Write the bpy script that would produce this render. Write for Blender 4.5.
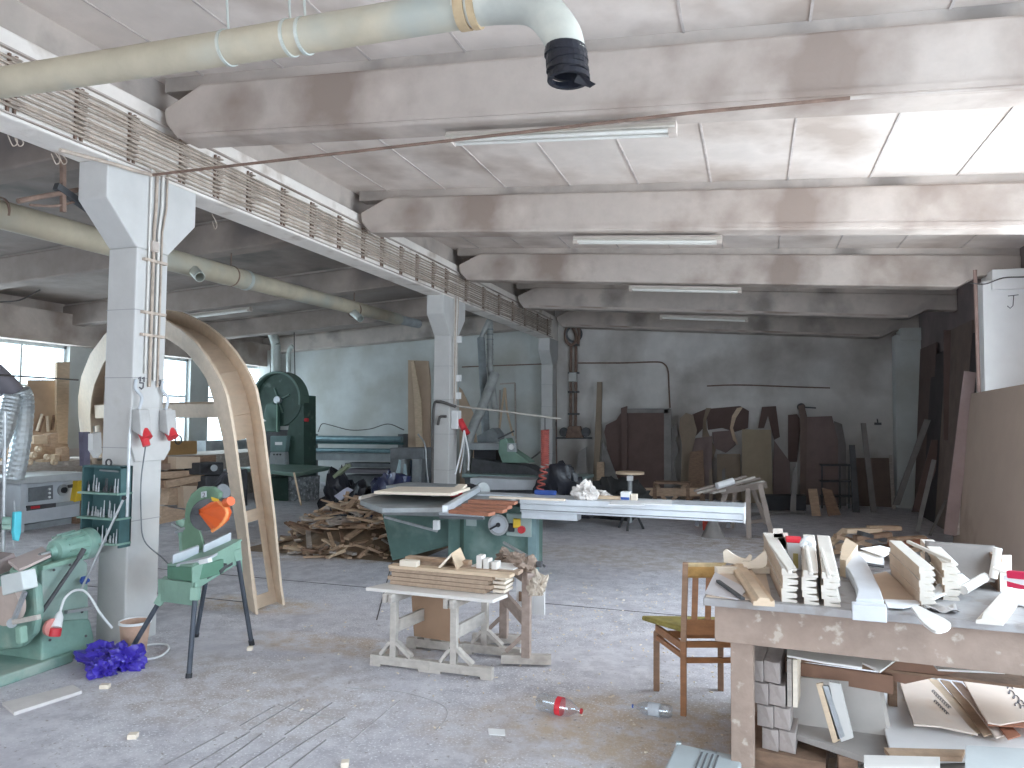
import bpy, bmesh, math, random
from mathutils import Vector, Matrix
R = random.Random(7)
PI = math.pi
for o in list(bpy.data.objects): bpy.data.objects.remove(o)
C = bpy.context.scene.collection
sc = bpy.context.scene

# ------------------------------------------------------------------ camera
H = 1.686
YAW, PIT, ROL, FPX = .3164, .0467, .0095, 741.0
_R = Vector((math.cos(YAW), math.sin(YAW), 0)); _F0 = Vector((-math.sin(YAW), math.cos(YAW), 0)); _U0 = Vector((0, 0, 1))
_F = _F0*math.cos(PIT)+_U0*math.sin(PIT); _U = -_F0*math.sin(PIT)+_U0*math.cos(PIT)
CX = _R*math.cos(ROL)+_U*math.sin(ROL); CY = -_R*math.sin(ROL)+_U*math.cos(ROL)
CAM = Vector((0, 0, H))
cd = bpy.data.cameras.new('camera'); cam = bpy.data.objects.new('camera', cd); C.objects.link(cam)
cd.sensor_width = 36; cd.lens = FPX/1024*36; cd.clip_start = .05; cd.clip_end = 200
M = Matrix.Identity(4)
for i in range(3):
    M[i][0] = CX[i]; M[i][1] = CY[i]; M[i][2] = -_F[i]; M[i][3] = CAM[i]
cam.matrix_world = M
sc.camera = cam

def U(px, py, **k):
    "measured picture point -> the place on the plane X=, Y= or Z="
    d = _F+CX*((px-512)/FPX)+CY*((384-py)/FPX)
    (a, v), = k.items(); i = 'XYZ'.index(a)
    return CAM+d*((v-CAM[i])/d[i])
def UN(px, py, p0, n):
    d = _F+CX*((px-512)/FPX)+CY*((384-py)/FPX)
    p0 = Vector(p0); n = Vector(n)
    return CAM+d*((p0-CAM).dot(n)/d.dot(n))

# ------------------------------------------------------------------ light, world, exposure
sc.view_settings.view_transform = 'Standard'; sc.view_settings.look = 'None'
sc.view_settings.gamma = 1; sc.view_settings.use_curve_mapping = False
sc.view_settings.exposure = EXPOSURE = 0.2
w = bpy.data.worlds.new('sky'); sc.world = w; w.use_nodes = True
bgn = w.node_tree.nodes['Background']
bgn.inputs[0].default_value = (.82, .91, 1, 1); bgn.inputs[1].default_value = 4.5
def area(name, loc, rot, sx, sy, power, col):
    l = bpy.data.lights.new(name, 'AREA'); l.shape = 'RECTANGLE'; l.size = sx; l.size_y = sy; l.energy = power; l.color = col
    o = bpy.data.objects.new(name, l); C.objects.link(o); o.location = loc
    o.rotation_euler = rot; return o
# daylight through the long window band of the right wall (just outside its glass), tipped down = sky, tipped up = sunlit yard
area('sky_light_right', (3.5, 4.4, 2.5), (0, math.radians(70), 0), 1.5, 8.4, 350, (.68, .82, 1))
area('yard_light_right', (3.5, 5.8, 1.3), (0, math.radians(112), 0), 1.2, 5.5, 230, (1, .88, .78))
# daylight through the left wall windows
area('sky_light_left', (-12.75, 10.5, 2.2), (0, math.radians(-80), 0), 1.8, 11.5, 240, (.80, .92, 1))
# daylight through the open gate behind the camera
area('sky_light_gate', (-2.0, -3.85, 1.7), (math.radians(80), 0, 0), 5.5, 2.8, 32, (.95, .95, 1))

# ------------------------------------------------------------------ materials
MATS = {}
def mat(name, col, rough=.8, var=.15, scale=6., bump=.15, col2=None, metal=0., stretch=(1, 1, 1), detail=6., spots=None):
    if name in MATS: return MATS[name]
    m = bpy.data.materials.new(name); m.use_nodes = True; N = m.node_tree; n = N.nodes; L = N.links
    b = n['Principled BSDF']; b.inputs['Roughness'].default_value = rough; b.inputs['Metallic'].default_value = metal
    tc = n.new('ShaderNodeTexCoord'); mp = n.new('ShaderNodeMapping'); mp.inputs['Scale'].default_value = stretch
    L.new(tc.outputs['Object'], mp.inputs[0])
    nz = n.new('ShaderNodeTexNoise'); nz.inputs['Scale'].default_value = scale; nz.inputs['Detail'].default_value = detail
    nz.inputs['Roughness'].default_value = .62
    L.new(mp.outputs[0], nz.inputs['Vector'])
    r = n.new('ShaderNodeValToRGB'); L.new(nz.outputs['Fac'], r.inputs[0])
    c1 = [max(0, c*(1-var)) for c in col]; c2 = col2 or [min(1, c*(1+var)) for c in col]
    r.color_ramp.elements[0].position = .34; r.color_ramp.elements[1].position = .66
    r.color_ramp.elements[0].color = (*c1, 1); r.color_ramp.elements[1].color = (*c2, 1)
    out = r.outputs[0]
    if spots:                                   # second, darker stain colour with its own scale
        sc_, lo, hi, scol = spots
        n2 = n.new('ShaderNodeTexNoise'); n2.inputs['Scale'].default_value = sc_; n2.inputs['Detail'].default_value = 8
        L.new(tc.outputs['Object'], n2.inputs['Vector'])
        r2 = n.new('ShaderNodeValToRGB'); L.new(n2.outputs['Fac'], r2.inputs[0])
        r2.color_ramp.elements[0].position = lo; r2.color_ramp.elements[1].position = hi
        r2.color_ramp.elements[0].color = (0, 0, 0, 1); r2.color_ramp.elements[1].color = (1, 1, 1, 1)
        mx = n.new('ShaderNodeMix'); mx.data_type = 'RGBA'
        L.new(r2.outputs[0], mx.inputs['Factor']); L.new(out, mx.inputs['A']); mx.inputs['B'].default_value = (*scol, 1)
        out = mx.outputs['Result']
    L.new(out, b.inputs['Base Color'])
    if bump:
        bp = n.new('ShaderNodeBump'); bp.inputs['Strength'].default_value = bump; bp.inputs['Distance'].default_value = .02
        nb = n.new('ShaderNodeTexNoise'); nb.inputs['Scale'].default_value = scale*5; nb.inputs['Detail'].default_value = 5
        L.new(mp.outputs[0], nb.inputs['Vector'])
        L.new(nb.outputs['Fac'], bp.inputs['Height']); L.new(bp.outputs[0], b.inputs['Normal'])
    MATS[name] = m
    return m
WOODK = dict(stretch=(2, 2, 14), scale=3, bump=.1)
conc = mat('whitewashed_concrete', (.50, .43, .385), .9, .12, 1.6, .4, spots=(1.3, .46, .66, (.30, .235, .20)))
conc_dark = mat('dusty_concrete', (.47, .41, .37), .9, .16, 1.3, .3, spots=(1.6, .52, .72, (.25, .22, .20)))
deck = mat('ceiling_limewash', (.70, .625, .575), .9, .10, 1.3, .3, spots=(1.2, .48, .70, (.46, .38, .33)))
deckL = mat('ceiling_dark', (.30, .25, .225), .9, .22, 1.1, .2, spots=(1.2, .5, .7, (.18, .16, .15)))  # darker base tone for the left bay ceiling
beamL_m = mat('beam_dark', (.32, .265, .235), .9, .2, 1.5, .2, spots=(1.2, .5, .7, (.2, .17, .16)))  # darker base tone for the left bay beams
plaster = mat('old_plaster', (.60, .57, .545), .9, .12, 1.2, .25, spots=(.8, .46, .68, (.34, .30, .27)))
plasterL = mat('pale_blue_plaster', (.52, .535, .52), .9, .10, 1.2, .25, spots=(.9, .46, .70, (.40, .39, .35)))
white_paint = mat('white_paint', (.53, .515, .50), .7, .06, 3, .15, spots=(3, .62, .74, (.45, .43, .40)))
col_grey = mat('grey_column_paint', (.56, .55, .55), .85, .07, 2.5, .15)
galv = mat('galvanised_sheet', (.52, .55, .52), .5, .12, 3, .08, metal=.35, spots=(2, .5, .75, (.60, .56, .46)))
galv2 = mat('cream_duct', (.47, .41, .31), .6, .12, 3, .08, spots=(1.3, .5, .7, (.36, .38, .35)))
steel = mat('worn_steel', (.42, .43, .44), .45, .2, 8, .1, metal=.6)
alu = mat('aluminium', (.66, .70, .74), .4, .06, 6, .04, metal=.35)
dark_metal = mat('dark_iron', (.06, .06, .065), .6, .3, 8, .15)
black = mat('black_plastic', (.02, .02, .025), .5, .3, 8, .1)
rust = mat('rusty_pipe', (.20, .13, .10), .85, .25, 10, .2)
cable_m = mat('dusty_cable', (.44, .36, .30), .85, .22, 9, .15)
cable_d = mat('dark_cable', (.10, .09, .085), .8, .3, 9, .1)
green_dk = mat('dark_green_enamel', (.035, .075, .058), .55, .2, 4, .08, spots=(5, .6, .75, (.14, .2, .17)))
green = mat('machine_green', (.19, .31, .26), .6, .14, 5, .12, spots=(4, .52, .7, (.33, .40, .34)))
green_saw = mat('saw_green', (.10, .175, .155), .6, .14, 4, .1, spots=(3, .52, .75, (.24, .32, .29)))
green_lt = mat('mitre_saw_green', (.24, .38, .30), .55, .12, 6, .1)
teal = mat('teal_cabinet', (.05, .11, .115), .6, .15, 6, .1)
grey_m = mat('grey_machine_paint', (.50, .52, .55), .6, .08, 4, .08)
grey_d = mat('slate_paint', (.16, .17, .18), .7, .2, 5, .1)
grey_mid = mat('dusty_grey_steel', (.33, .35, .36), .7, .15, 5, .1)
orange = mat('orange_guard', (.75, .13, .03), .45, .06, 6, .03)
yellow = mat('yellow_plastic', (.75, .50, .04), .5, .1, 6, .03)
red = mat('red_plastic', (.55, .03, .04), .45, .1, 6, .03)
blue = mat('blue_plastic', (.04, .10, .38), .5, .1, 6, .03)
cyan = mat('cyan_plastic', (.10, .55, .65), .5, .1, 6, .03)
white_pl = mat('white_plastic', (.78, .78, .78), .5, .04, 6, .03)
purple_bag = mat('violet_film', (.055, .035, .36), .3, .25, 6, .25)
black_bag = mat('black_film', (.012, .013, .02), .35, .3, 6, .3)
pine = mat('pine', (.62, .47, .33), .7, .10, bump=.1, stretch=(3, 3, 12), scale=3)
pine_lt = mat('pale_limewood', (.78, .68, .56), .7, .06, bump=.08, stretch=(3, 3, 12), scale=3)
pine_w = mat('primed_board', (.72, .68, .64), .65, .04, 5, .05)
mdf = mat('mdf', (.50, .37, .27), .8, .06, 5, .04)
mdf_dk = mat('dark_fibreboard', (.25, .17, .13), .8, .10, 4, .05)
card_m = mat('cardboard', (.55, .42, .31), .85, .07, 5, .05)
oak = mat('orange_varnished_wood', (.36, .17, .075), .45, .18, bump=.08, stretch=(3, 3, 10), scale=4)
old_wood = mat('grey_weathered_wood', (.40, .35, .31), .85, .16, bump=.2, stretch=(3, 3, 9), scale=4, spots=(9, .6, .7, (.62, .56, .50)))
brown_wood = mat('brown_wood', (.24, .15, .10), .8, .2, bump=.15, stretch=(3, 3, 9), scale=4)
tan_wood = mat('tan_offcut', (.46, .32, .22), .8, .16, bump=.12, stretch=(3, 3, 9), scale=4)
red_wood = mat('reddish_board', (.36, .15, .09), .7, .14, bump=.1, stretch=(3, 3, 9), scale=4)
trestle_w = mat('dusty_trestle_wood', (.52, .475, .43), .85, .12, bump=.15, stretch=(3, 3, 6), scale=4, spots=(7, .55, .7, (.38, .33, .30)))
apron_w = mat('stained_apron_wood', (.34, .25, .20), .85, .14, bump=.2, stretch=(2, 2, 2), scale=3, spots=(16, .60, .68, (.50, .42, .35)))
sheet_m = mat('pinkish_template_board', (.78, .66, .58), .8, .06, 3, .04, spots=(3, .55, .75, (.66, .48, .36)))
paper = mat('white_paper', (.82, .82, .82), .8, .03, 6, .03)
rag = mat('grey_white_rag', (.62, .58, .55), .95, .3, 14, .4)
cushion = mat('mustard_cushion', (.30, .25, .07), .9, .2, 14, .3)
foam = mat('yellow_foam', (.45, .26, .09), .95, .2, 14, .3)
ink = mat('ink', (.12, .11, .12), .7, .1, 6, 0)
earth = mat('bucket_clay', (.55, .36, .27), .8, .2, 6, .1)
def glass_mat(name, tint, mixf):
    m = bpy.data.materials.new(name); m.use_nodes = True; N = m.node_tree; n = N.nodes
    out = n['Material Output']; n.remove(n['Principled BSDF'])
    t = n.new('ShaderNodeBsdfTransparent'); g = n.new('ShaderNodeBsdfGlossy'); mx = n.new('ShaderNodeMixShader')
    nz = n.new('ShaderNodeTexNoise'); nz.inputs['Scale'].default_value = 9
    mr = n.new('ShaderNodeMapRange'); mr.inputs[3].default_value = .03; mr.inputs[4].default_value = .16
    N.links.new(nz.outputs[0], mr.inputs[0]); N.links.new(mr.outputs[0], g.inputs['Roughness'])
    t.inputs[0].default_value = (*tint, 1); mx.inputs[0].default_value = mixf; g.inputs[0].default_value = (.9, .95, 1, 1)
    N.links.new(t.outputs[0], mx.inputs[1]); N.links.new(g.outputs[0], mx.inputs[2]); N.links.new(mx.outputs[0], out.inputs[0])
    return m
glass = glass_mat('window_glass', (.93, .98, 1), .06)
pet = glass_mat('clear_bottle_plastic', (.90, .93, .96), .22)
ridge_m = mat('bright_limewash', (.80, .74, .69), .9, .08, 2.5, .4, spots=(3, .55, .72, (.50, .42, .36)))
arch_m = mat('arch_wood', (.62, .49, .37), .7, .07, bump=.08, stretch=(3, 3, 6), scale=3)
def floor_mat():
    m = bpy.data.materials.new('dusty_concrete_floor'); m.use_nodes = True; N = m.node_tree; n = N.nodes; L = N.links
    b = n['Principled BSDF']; b.inputs['Roughness'].default_value = .85
    tc = n.new('ShaderNodeTexCoord')
    def noise(s, d=8, r=.6):
        q = n.new('ShaderNodeTexNoise'); q.inputs['Scale'].default_value = s; q.inputs['Detail'].default_value = d; q.inputs['Roughness'].default_value = r
        L.new(tc.outputs['Object'], q.inputs['Vector']); return q
    def ramp(src, a, b_, ca=(0, 0, 0), cb=(1, 1, 1)):
        r = n.new('ShaderNodeValToRGB'); L.new(src, r.inputs[0]); e = r.color_ramp.elements
        e[0].position = a; e[1].position = b_; e[0].color = (*ca, 1); e[1].color = (*cb, 1); return r
    def mix(f, a, b_):
        x = n.new('ShaderNodeMix'); x.data_type = 'RGBA'; L.new(f, x.inputs['Factor'])
        for s, v in (('A', a), ('B', b_)):
            if isinstance(v, tuple): x.inputs[s].default_value = (*v, 1)
            else: L.new(v, x.inputs[s])
        return x.outputs['Result']
    base = ramp(noise(1.3).outputs[0], .35, .65, (.45, .43, .465), (.57, .545, .59)).outputs[0]
    # wood dust patches at their places on the floor
    def blob(cx, cy, rx, ry):
        mp = n.new('ShaderNodeMapping'); mp.inputs['Location'].default_value = (-(cx+4.59)/rx, -(cy-6.6)/ry, 0); mp.inputs['Scale'].default_value = (1/rx, 1/ry, 0)
        L.new(tc.outputs['Object'], mp.inputs[0])
        nn = noise(2.2, 5); vm = n.new('ShaderNodeVectorMath'); vm.operation = 'MULTIPLY_ADD'
        L.new(nn.outputs['Color'], vm.inputs[0]); vm.inputs[1].default_value = (1.1, 1.1, 0); L.new(mp.outputs[0], vm.inputs[2])
        v2 = n.new('ShaderNodeVectorMath'); v2.operation = 'SUBTRACT'; L.new(vm.outputs[0], v2.inputs[0]); v2.inputs[1].default_value = (.55, .55, 0)
        ln = n.new('ShaderNodeVectorMath'); ln.operation = 'LENGTH'; L.new(v2.outputs[0], ln.inputs[0])
        return ramp(ln.outputs['Value'], .55, 1.15, (1, 1, 1), (0, 0, 0)).outputs[0]
    col = base
    for (cx, cy, rx, ry, c) in ((-3.1, 3.9, 1.3, .7, (.50, .44, .42)), (-.3, 4.1, 1.6, .75, (.60, .48, .36)), (-2.9, 4.9, 1.0, .3, (.56, .45, .37)), (-5.2, 8.3, 1.5, .8, (.52, .39, .28)),
                                (-4.3, 5.7, .9, .35, (.58, .46, .35)), (.6, 10.6, 2.2, 1.2, (.44, .36, .30)), (-1.0, 9.2, 3.0, .9, (.50, .45, .42))):
        col = mix(blob(cx, cy, rx, ry), col, c)
    # pale chips and shavings, dark crumbs
    mott = ramp(noise(7, 9, .7).outputs[0], .40, .62)
    col = mix(mott.outputs[0], col, (.68, .66, .69)); 
    cf = ramp(noise(70, 3, .5).outputs[0], .57, .66)
    area_ = ramp(noise(.9, 4).outputs[0], .40, .56)
    mm = n.new('ShaderNodeMath'); mm.operation = 'MULTIPLY'; L.new(cf.outputs[0], mm.inputs[0]); L.new(area_.outputs[0], mm.inputs[1])
    col = mix(mm.outputs[0], col, (.90, .90, .92))
    cf2 = ramp(noise(34, 4, .6).outputs[0], .63, .70)
    col = mix(cf2.outputs[0], col, (.36, .32, .30))
    # cracks and slab joints
    L.new(col, b.inputs['Base Color'])
    bp = n.new('ShaderNodeBump'); bp.inputs['Strength'].default_value = .8; bp.inputs['Distance'].default_value = .02
    L.new(noise(16, 9, .8).outputs[0], bp.inputs['Height']); L.new(bp.outputs[0], b.inputs['Normal'])
    return m
floor_m = floor_mat()

# ------------------------------------------------------------------ mesh helpers
class MB:
    def __init__(s): s.v = []; s.f = []
    def add(s, vs, fs):
        k = len(s.v); s.v += [Vector(q) for q in vs]; s.f += [tuple(i+k for i in f) for f in fs]; return s
    def box(s, x0, x1, y0, y1, z0, z1):
        return s.add([(x, y, z) for z in (z0, z1) for y in (y0, y1) for x in (x0, x1)],
                     [(0, 2, 3, 1), (4, 5, 7, 6), (0, 1, 5, 4), (2, 6, 7, 3), (0, 4, 6, 2), (1, 3, 7, 5)])
    def obox(s, c, ax, ay, az):
        "box from centre and three half-extent vectors"
        c = Vector(c); ax, ay, az = Vector(ax), Vector(ay), Vector(az)
        vs = [c+ax*i+ay*j+az*k for k in (-1, 1) for j in (-1, 1) for i in (-1, 1)]
        return s.add(vs, [(0, 2, 3, 1), (4, 5, 7, 6), (0, 1, 5, 4), (2, 6, 7, 3), (0, 4, 6, 2), (1, 3, 7, 5)])
    def bar(s, a, b, w, h, up=(0, 0, 1)):
        a, b = Vector(a), Vector(b); d = (b-a); up = Vector(up)
        n = d.normalized(); sd = n.cross(up)
        if sd.length < 1e-3: sd = n.cross(Vector((0, 1, 0)))
        sd.normalize(); u = sd.cross(n)
        return s.obox((a+b)/2, d/2, sd*w/2, u*h/2)
    def tube(s, pts, r, n=8, cap=True):
        pts = [Vector(p) for p in pts]; k0 = len(s.v); m = len(pts)
        t0 = (pts[1]-pts[0]).normalized(); ref = Vector((0, 0, 1)) if abs(t0.z) < .9 else Vector((1, 0, 0))
        a = t0.cross(ref).normalized(); b = t0.cross(a)
        rr = r if isinstance(r, (list, tuple)) else [r]*m
        vs = []
        for i, p in enumerate(pts):
            t = (pts[min(i+1, m-1)]-pts[max(i-1, 0)]).normalized()
            a = (a-t*a.dot(t)); a.normalize(); b = t.cross(a)
            for j in range(n):
                q = 2*PI*j/n; vs.append(p+a*math.cos(q)*rr[i]+b*math.sin(q)*rr[i])
        fs = [(i*n+j, i*n+(j+1) % n, (i+1)*n+(j+1) % n, (i+1)*n+j) for i in range(m-1) for j in range(n)]
        if cap: fs += [tuple(range(n))[::-1], tuple((m-1)*n+j for j in range(n))]
        return s.add(vs, fs)
    def cyl(s, a, b, r, n=16, r2=None): return s.tube([a, b], [r, r if r2 is None else r2], n)
    def ring(s, a, b, ro, ri, n=24):
        "hollow short cylinder"
        a, b = Vector(a), Vector(b); t = (b-a).normalized(); ref = Vector((0, 0, 1)) if abs(t.z) < .9 else Vector((1, 0, 0))
        u = t.cross(ref).normalized(); v = t.cross(u); vs = []
        for p, r in ((a, ro), (b, ro), (b, ri), (a, ri)):
            for j in range(n):
                q = 2*PI*j/n; vs.append(p+u*math.cos(q)*r+v*math.sin(q)*r)
        return s.add(vs, [(k*n+j, k*n+(j+1) % n, ((k+1) % 4)*n+(j+1) % n, ((k+1) % 4)*n+j) for k in range(4) for j in range(n)])
    def lathe(s, prof, base, axis=(0, 0, 1), n=20):
        base = Vector(base); t = Vector(axis).normalized(); ref = Vector((0, 0, 1)) if abs(t.z) < .9 else Vector((1, 0, 0))
        u = t.cross(ref).normalized(); v = t.cross(u); vs = []
        for r, h in prof:
            for j in range(n):
                q = 2*PI*j/n; vs.append(base+t*h+u*math.cos(q)*r+v*math.sin(q)*r)
        m = len(prof)
        fs = [(i*n+j, i*n+(j+1) % n, (i+1)*n+(j+1) % n, (i+1)*n+j) for i in range(m-1) for j in range(n)]
        fs += [tuple(range(n))[::-1], tuple((m-1)*n+j for j in range(n))]
        return s.add(vs, fs)
    def ext(s, poly, vec):
        poly = [Vector(p) for p in poly]; vec = Vector(vec); n = len(poly)
        return s.add(poly+[p+vec for p in poly], [tuple(range(n)), tuple(range(2*n-1, n-1, -1))]+[(i, (i+1) % n, n+(i+1) % n, n+i) for i in range(n)][::1])
    def grid(s, fn, nu, nv, thick=None):
        vs = [fn(i/nu, j/nv) for j in range(nv+1) for i in range(nu+1)]
        fs = [(j*(nu+1)+i, j*(nu+1)+i+1, (j+1)*(nu+1)+i+1, (j+1)*(nu+1)+i) for j in range(nv) for i in range(nu)]
        return s.add(vs, fs)
    def build(s, name, m, parent=None, smooth=None, bevel=0, solid=0, subsurf=0):
        me = bpy.data.meshes.new(name); vs = s.v
        if parent is not None:
            q = parent; off = Vector(q.location)
            while q.parent: q = q.parent; off += Vector(q.location)
        else:
            xs = [v.x for v in vs]; ys = [v.y for v in vs]; zs = [v.z for v in vs]
            off = Vector(((min(xs)+max(xs))/2, (min(ys)+max(ys))/2, min(zs)))
        me.from_pydata([tuple(v-off) for v in vs], [], s.f)
        bm = bmesh.new(); bm.from_mesh(me); bmesh.ops.recalc_face_normals(bm, faces=bm.faces); bm.to_mesh(me); bm.free()
        me.materials.append(m); me.update()
        o = bpy.data.objects.new(name, me); C.objects.link(o)
        if parent is not None: o.parent = parent
        else: o.location = off
        if smooth:
            for p in me.polygons: p.use_smooth = True
            me.set_sharp_from_angle(angle=math.radians(smooth))
        if subsurf: d = o.modifiers.new('s', 'SUBSURF'); d.levels = subsurf; d.render_levels = subsurf
        if solid: d = o.modifiers.new('t', 'SOLIDIFY'); d.thickness = solid; d.offset = 0
        if bevel: d = o.modifiers.new('b', 'BEVEL'); d.width = bevel; d.segments = 2; d.limit_method = 'ANGLE'
        return o
def tag(o, label, cat, group=None, kind=None):
    o['label'] = label; o['category'] = cat
    if group: o['group'] = group
    if kind: o['kind'] = kind
    return o
def thing(name, label, cat, loc, group=None):
    o = bpy.data.objects.new(name, None); C.objects.link(o); o.location = Vector(loc); o.empty_display_size = .1
    return tag(o, label, cat, group)
def sthing(name, loc):
    o = bpy.data.objects.new(name, None); C.objects.link(o); o.location = Vector(loc); o['kind'] = 'structure'; return o
def struct(name, mb, m, parent=None, **k):
    o = mb.build(name, m, parent, **k)
    if parent is None: o['kind'] = 'structure'
    return o
def copy_thing(r, loc, rz=0, label=None):
    c = r.copy(); C.objects.link(c); c.location = Vector(loc); c.rotation_euler = (0, 0, rz)
    if label: c['label'] = label
    for ch in list(r.children):
        d = ch.copy(); C.objects.link(d); d.parent = c
        for g in list(ch.children):
            e = g.copy(); C.objects.link(e); e.parent = d
    return c
def arc(c, u, v, r, a0, a1, n):
    c, u, v = Vector(c), Vector(u), Vector(v)
    return [c+u*r*math.cos(a0+(a1-a0)*i/n)+v*r*math.sin(a0+(a1-a0)*i/n) for i in range(n+1)]
def smoothpath(pts, n=6):
    "Catmull-Rom through the points"
    P = [Vector(p) for p in pts]; P = [P[0]*2-P[1]]+P+[P[-1]*2-P[-2]]; out = []
    for i in range(1, len(P)-2):
        for k in range(n):
            t = k/n
            out.append(.5*((2*P[i])+(P[i+1]-P[i-1])*t+(2*P[i-1]-5*P[i]+4*P[i+1]-P[i+2])*t*t+(3*P[i]-P[i-1]-3*P[i+1]+P[i+2])*t**3))
    out.append(P[-2]); return out
def pbox(mb, x0, y0, x1, y1, Y, dep, zmin=None):
    "upright box whose front face at depth Y covers the measured rectangle"
    a = U(x0, (y0+y1)/2, Y=Y); b = U(x1, (y0+y1)/2, Y=Y); t = U((x0+x1)/2, y0, Y=Y); c = U((x0+x1)/2, y1, Y=Y)
    return mb.box(a.x, b.x, Y, Y+dep, c.z if zmin is None else zmin, t.z)
def ptrace(mb, pts, Y, dep):
    return mb.ext([U(x, y, Y=Y) for x, y in pts], (0, dep, 0))

# ================================================================== SETTING
XL, XR, YB, YF = -12.3, 3.12, 16.8, -3.6
XC0, XC1 = -4.64, -4.37                  # ridge column row
def zr(x): return 3.54-.0635*x if x > -4.5 else 3.54+.0635*(x+9.0)      # underside of the roof beams
struct('floor', MB().box(XL-.3, XR+.3, YF-.3, YB+.3, -.1, 0), floor_m)
# slab joints and scored strip of grooves
mb = MB()
g0 = U(277, 587, Z=0); g1 = U(372, 595, Z=0)
def groove(mb, a, b, w_=.012):
    a, b = Vector(a), Vector(b); a.z = b.z = .0015; mb.bar(a, b, w_, .003)
groove(mb, (-6.5, 6.62, 0), (2.9, 6.62, 0)); groove(mb, (-4.2, 5.72, 0), (-7.5, 5.72, 0))
groove(mb, (-4.9, 9.8, 0), (-3.0, 5.6, 0), .01)
struct('trim_1', mb, mat('joint_dirt', (.10, .09, .09), .95, .2, 9, 0))
# ceiling decks
mb = MB()
def slopeslab(mb, x0, x1, y0, y1, dz, th):
    pts = [(x0, y0, zr(x0)+dz), (x1, y0, zr(x1)+dz), (x1, y0, zr(x1)+dz+th), (x0, y0, zr(x0)+dz+th)]
    mb.ext(pts, (0, y1-y0, 0))
slopeslab(mb, -4.49, XR+.2, YF-.2, YB+.2, .50, .12)
struct('ceiling', mb, deck)
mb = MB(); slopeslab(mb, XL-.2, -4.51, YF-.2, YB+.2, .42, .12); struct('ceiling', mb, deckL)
mb = MB()                                # board joints of the cast decks
for k in range(10):
    x = -4.0+.72*k
    mb.box(x-.008, x+.008, YF, YB, zr(x)+.493, zr(x)+.502)
struct('trim_2', mb, mat('deck_joint', (.52, .46, .43), .9, .2, 6, .1))
# walls
def wall(name, x0, x1, y0, y1, z0, z1, m): return struct(name, MB().box(x0, x1, y0, y1, z0, z1), m)
o = struct('wall_back', MB().box(XL-.3, -4.5, YB, YB+.3, 0, 4.5), plasterL)
o = struct('wall_back_right', MB().box(-4.5, XR+.3, YB, YB+.3, 0, 4.5), plaster); o.name = 'wall_back'
wy0 = -3.2; wy1 = 8.6                     # window band of the right wall
wall('wall_right', XR, XR+.25, 8.6, YB+.3, 0, 4.2, mat('brown_wall', (.20, .155, .15), .9, .2, 1.5, .2))
wall('wall_right', XR, XR+.25, YF-.3, 8.6, 0, .75, white_paint)
wall('wall_right', XR, XR+.25, YF-.3, 8.6, 3.2, 4.2, white_paint)
wall('wall_front', XL-.3, -5.0, YF-.3, YF, 0, 4.6, white_paint)
wall('wall_front', 1.2, XR+.3, YF-.3, YF, 0, 4.6, white_paint)
wall('wall_front', -5.0, 1.2, YF-.3, YF, 3.1, 4.6, white_paint)
wall('wall_left', XL-.3, XL, YF-.3, YB+.3, 0, 1.04, conc_dark)
wall('wall_left', XL-.3, XL, YF-.3, YB+.3, 2.98, 4.2, conc)
for a, b in ((YF-.3, 2.0), (7.4, 8.0), (10.68, 12.3), (13.85, 14.45)):
    wall('wall_left', XL-.3, XL, a, b, 1.04, 2.98, plasterL)
# windows: frame, mullions, panes
wi = 0
def window(x, y0, y1, z0, z1, n, hz):
    global wi; wi += 1
    m = MB()
    m.box(x-.03, x+.03, y0, y1, z0, z0+.06).box(x-.03, x+.03, y0, y1, z1-.06, z1).box(x-.03, x+.03, y0, y0+.05, z0, z1).box(x-.03, x+.03, y1-.05, y1, z0, z1)
    o = m.build('window_%d' % wi, mat('window_frame_paint', (.62, .68, .70), .6, .1, 5, .05)); o['kind'] = 'structure'
    mu = MB()
    for i in range(1, n): y = y0+(y1-y0)*i/n; mu.box(x-.02, x+.02, y-.02, y+.02, z0, z1)
    for hzz in hz: mu.box(x-.02, x+.02, y0, y1, hzz-.02, hzz+.02)
    mu.build('mullion', MATS['window_frame_paint'], o)
    MB().box(x-.004, x+.004, y0+.03, y1-.03, z0+.03, z1-.03).build('pane', glass, o)
window(XL-.12, 2.0, 7.4, 1.04, 2.98, 6, (2.2,)); window(XL-.12, 8.0, 10.68, 1.04, 2.98, 3, (2.2,))
window(XL-.12, 12.3, 13.85, 1.04, 2.98, 1, (2.12,)); window(XL-.12, 14.45, 17.0, 1.04, 2.98, 2, (2.12,))
for a in (-3.3, .9, 5.0): window(XR+.12, a, a+3.6 if a > -3 else a+4.2, .75, 3.2, 4, (2.3,))
# corner pilaster and lintel face of the left wall
struct('trim_3', MB().box(XL, XL+.35, 16.3, YB, 0, 3.4), plasterL)
struct('trim_4', MB().box(XL, XL+.25, YF, YB, 2.98, 3.55), conc)
# back wall pilaster and conduits come later; columns
def column(x0, x1, y, label, dirs=True, zt=3.515, corb=True, mlo=white_paint):
    t = sthing('column', ((x0+x1)/2, y+.155, 0))
    mb = MB().box(x0, x1, y, y+.31, 0, 2.94)
    sh = mb.build('shaft', white_paint, t, bevel=.012)
    if corb:
        c = MB(); e = .285
        c.ext([(x0, y, 2.94), (x0, y-e, 3.235), (x0, y-e, zt), (x0, y+.31+e, zt), (x0, y+.31+e, 3.235), (x0, y+.31, 2.94)], (x1-x0, 0, 0))
        c.build('corbel', white_paint, t, bevel=.01)
        for z in (.0,):
            pass
        for z in (2.47, 1.96, 1.44, .9): MB().box(x0-.002, x1+.002, y-.002, y+.312, z, z+.006).build('joint_line', mat('joint_grey', (.35, .34, .34), .9, .1, 5, 0), t)
    return t
colA = column(XC0, XC1, 4.33, 'white painted concrete column nearest the viewer at left, red power sockets on it')
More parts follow.
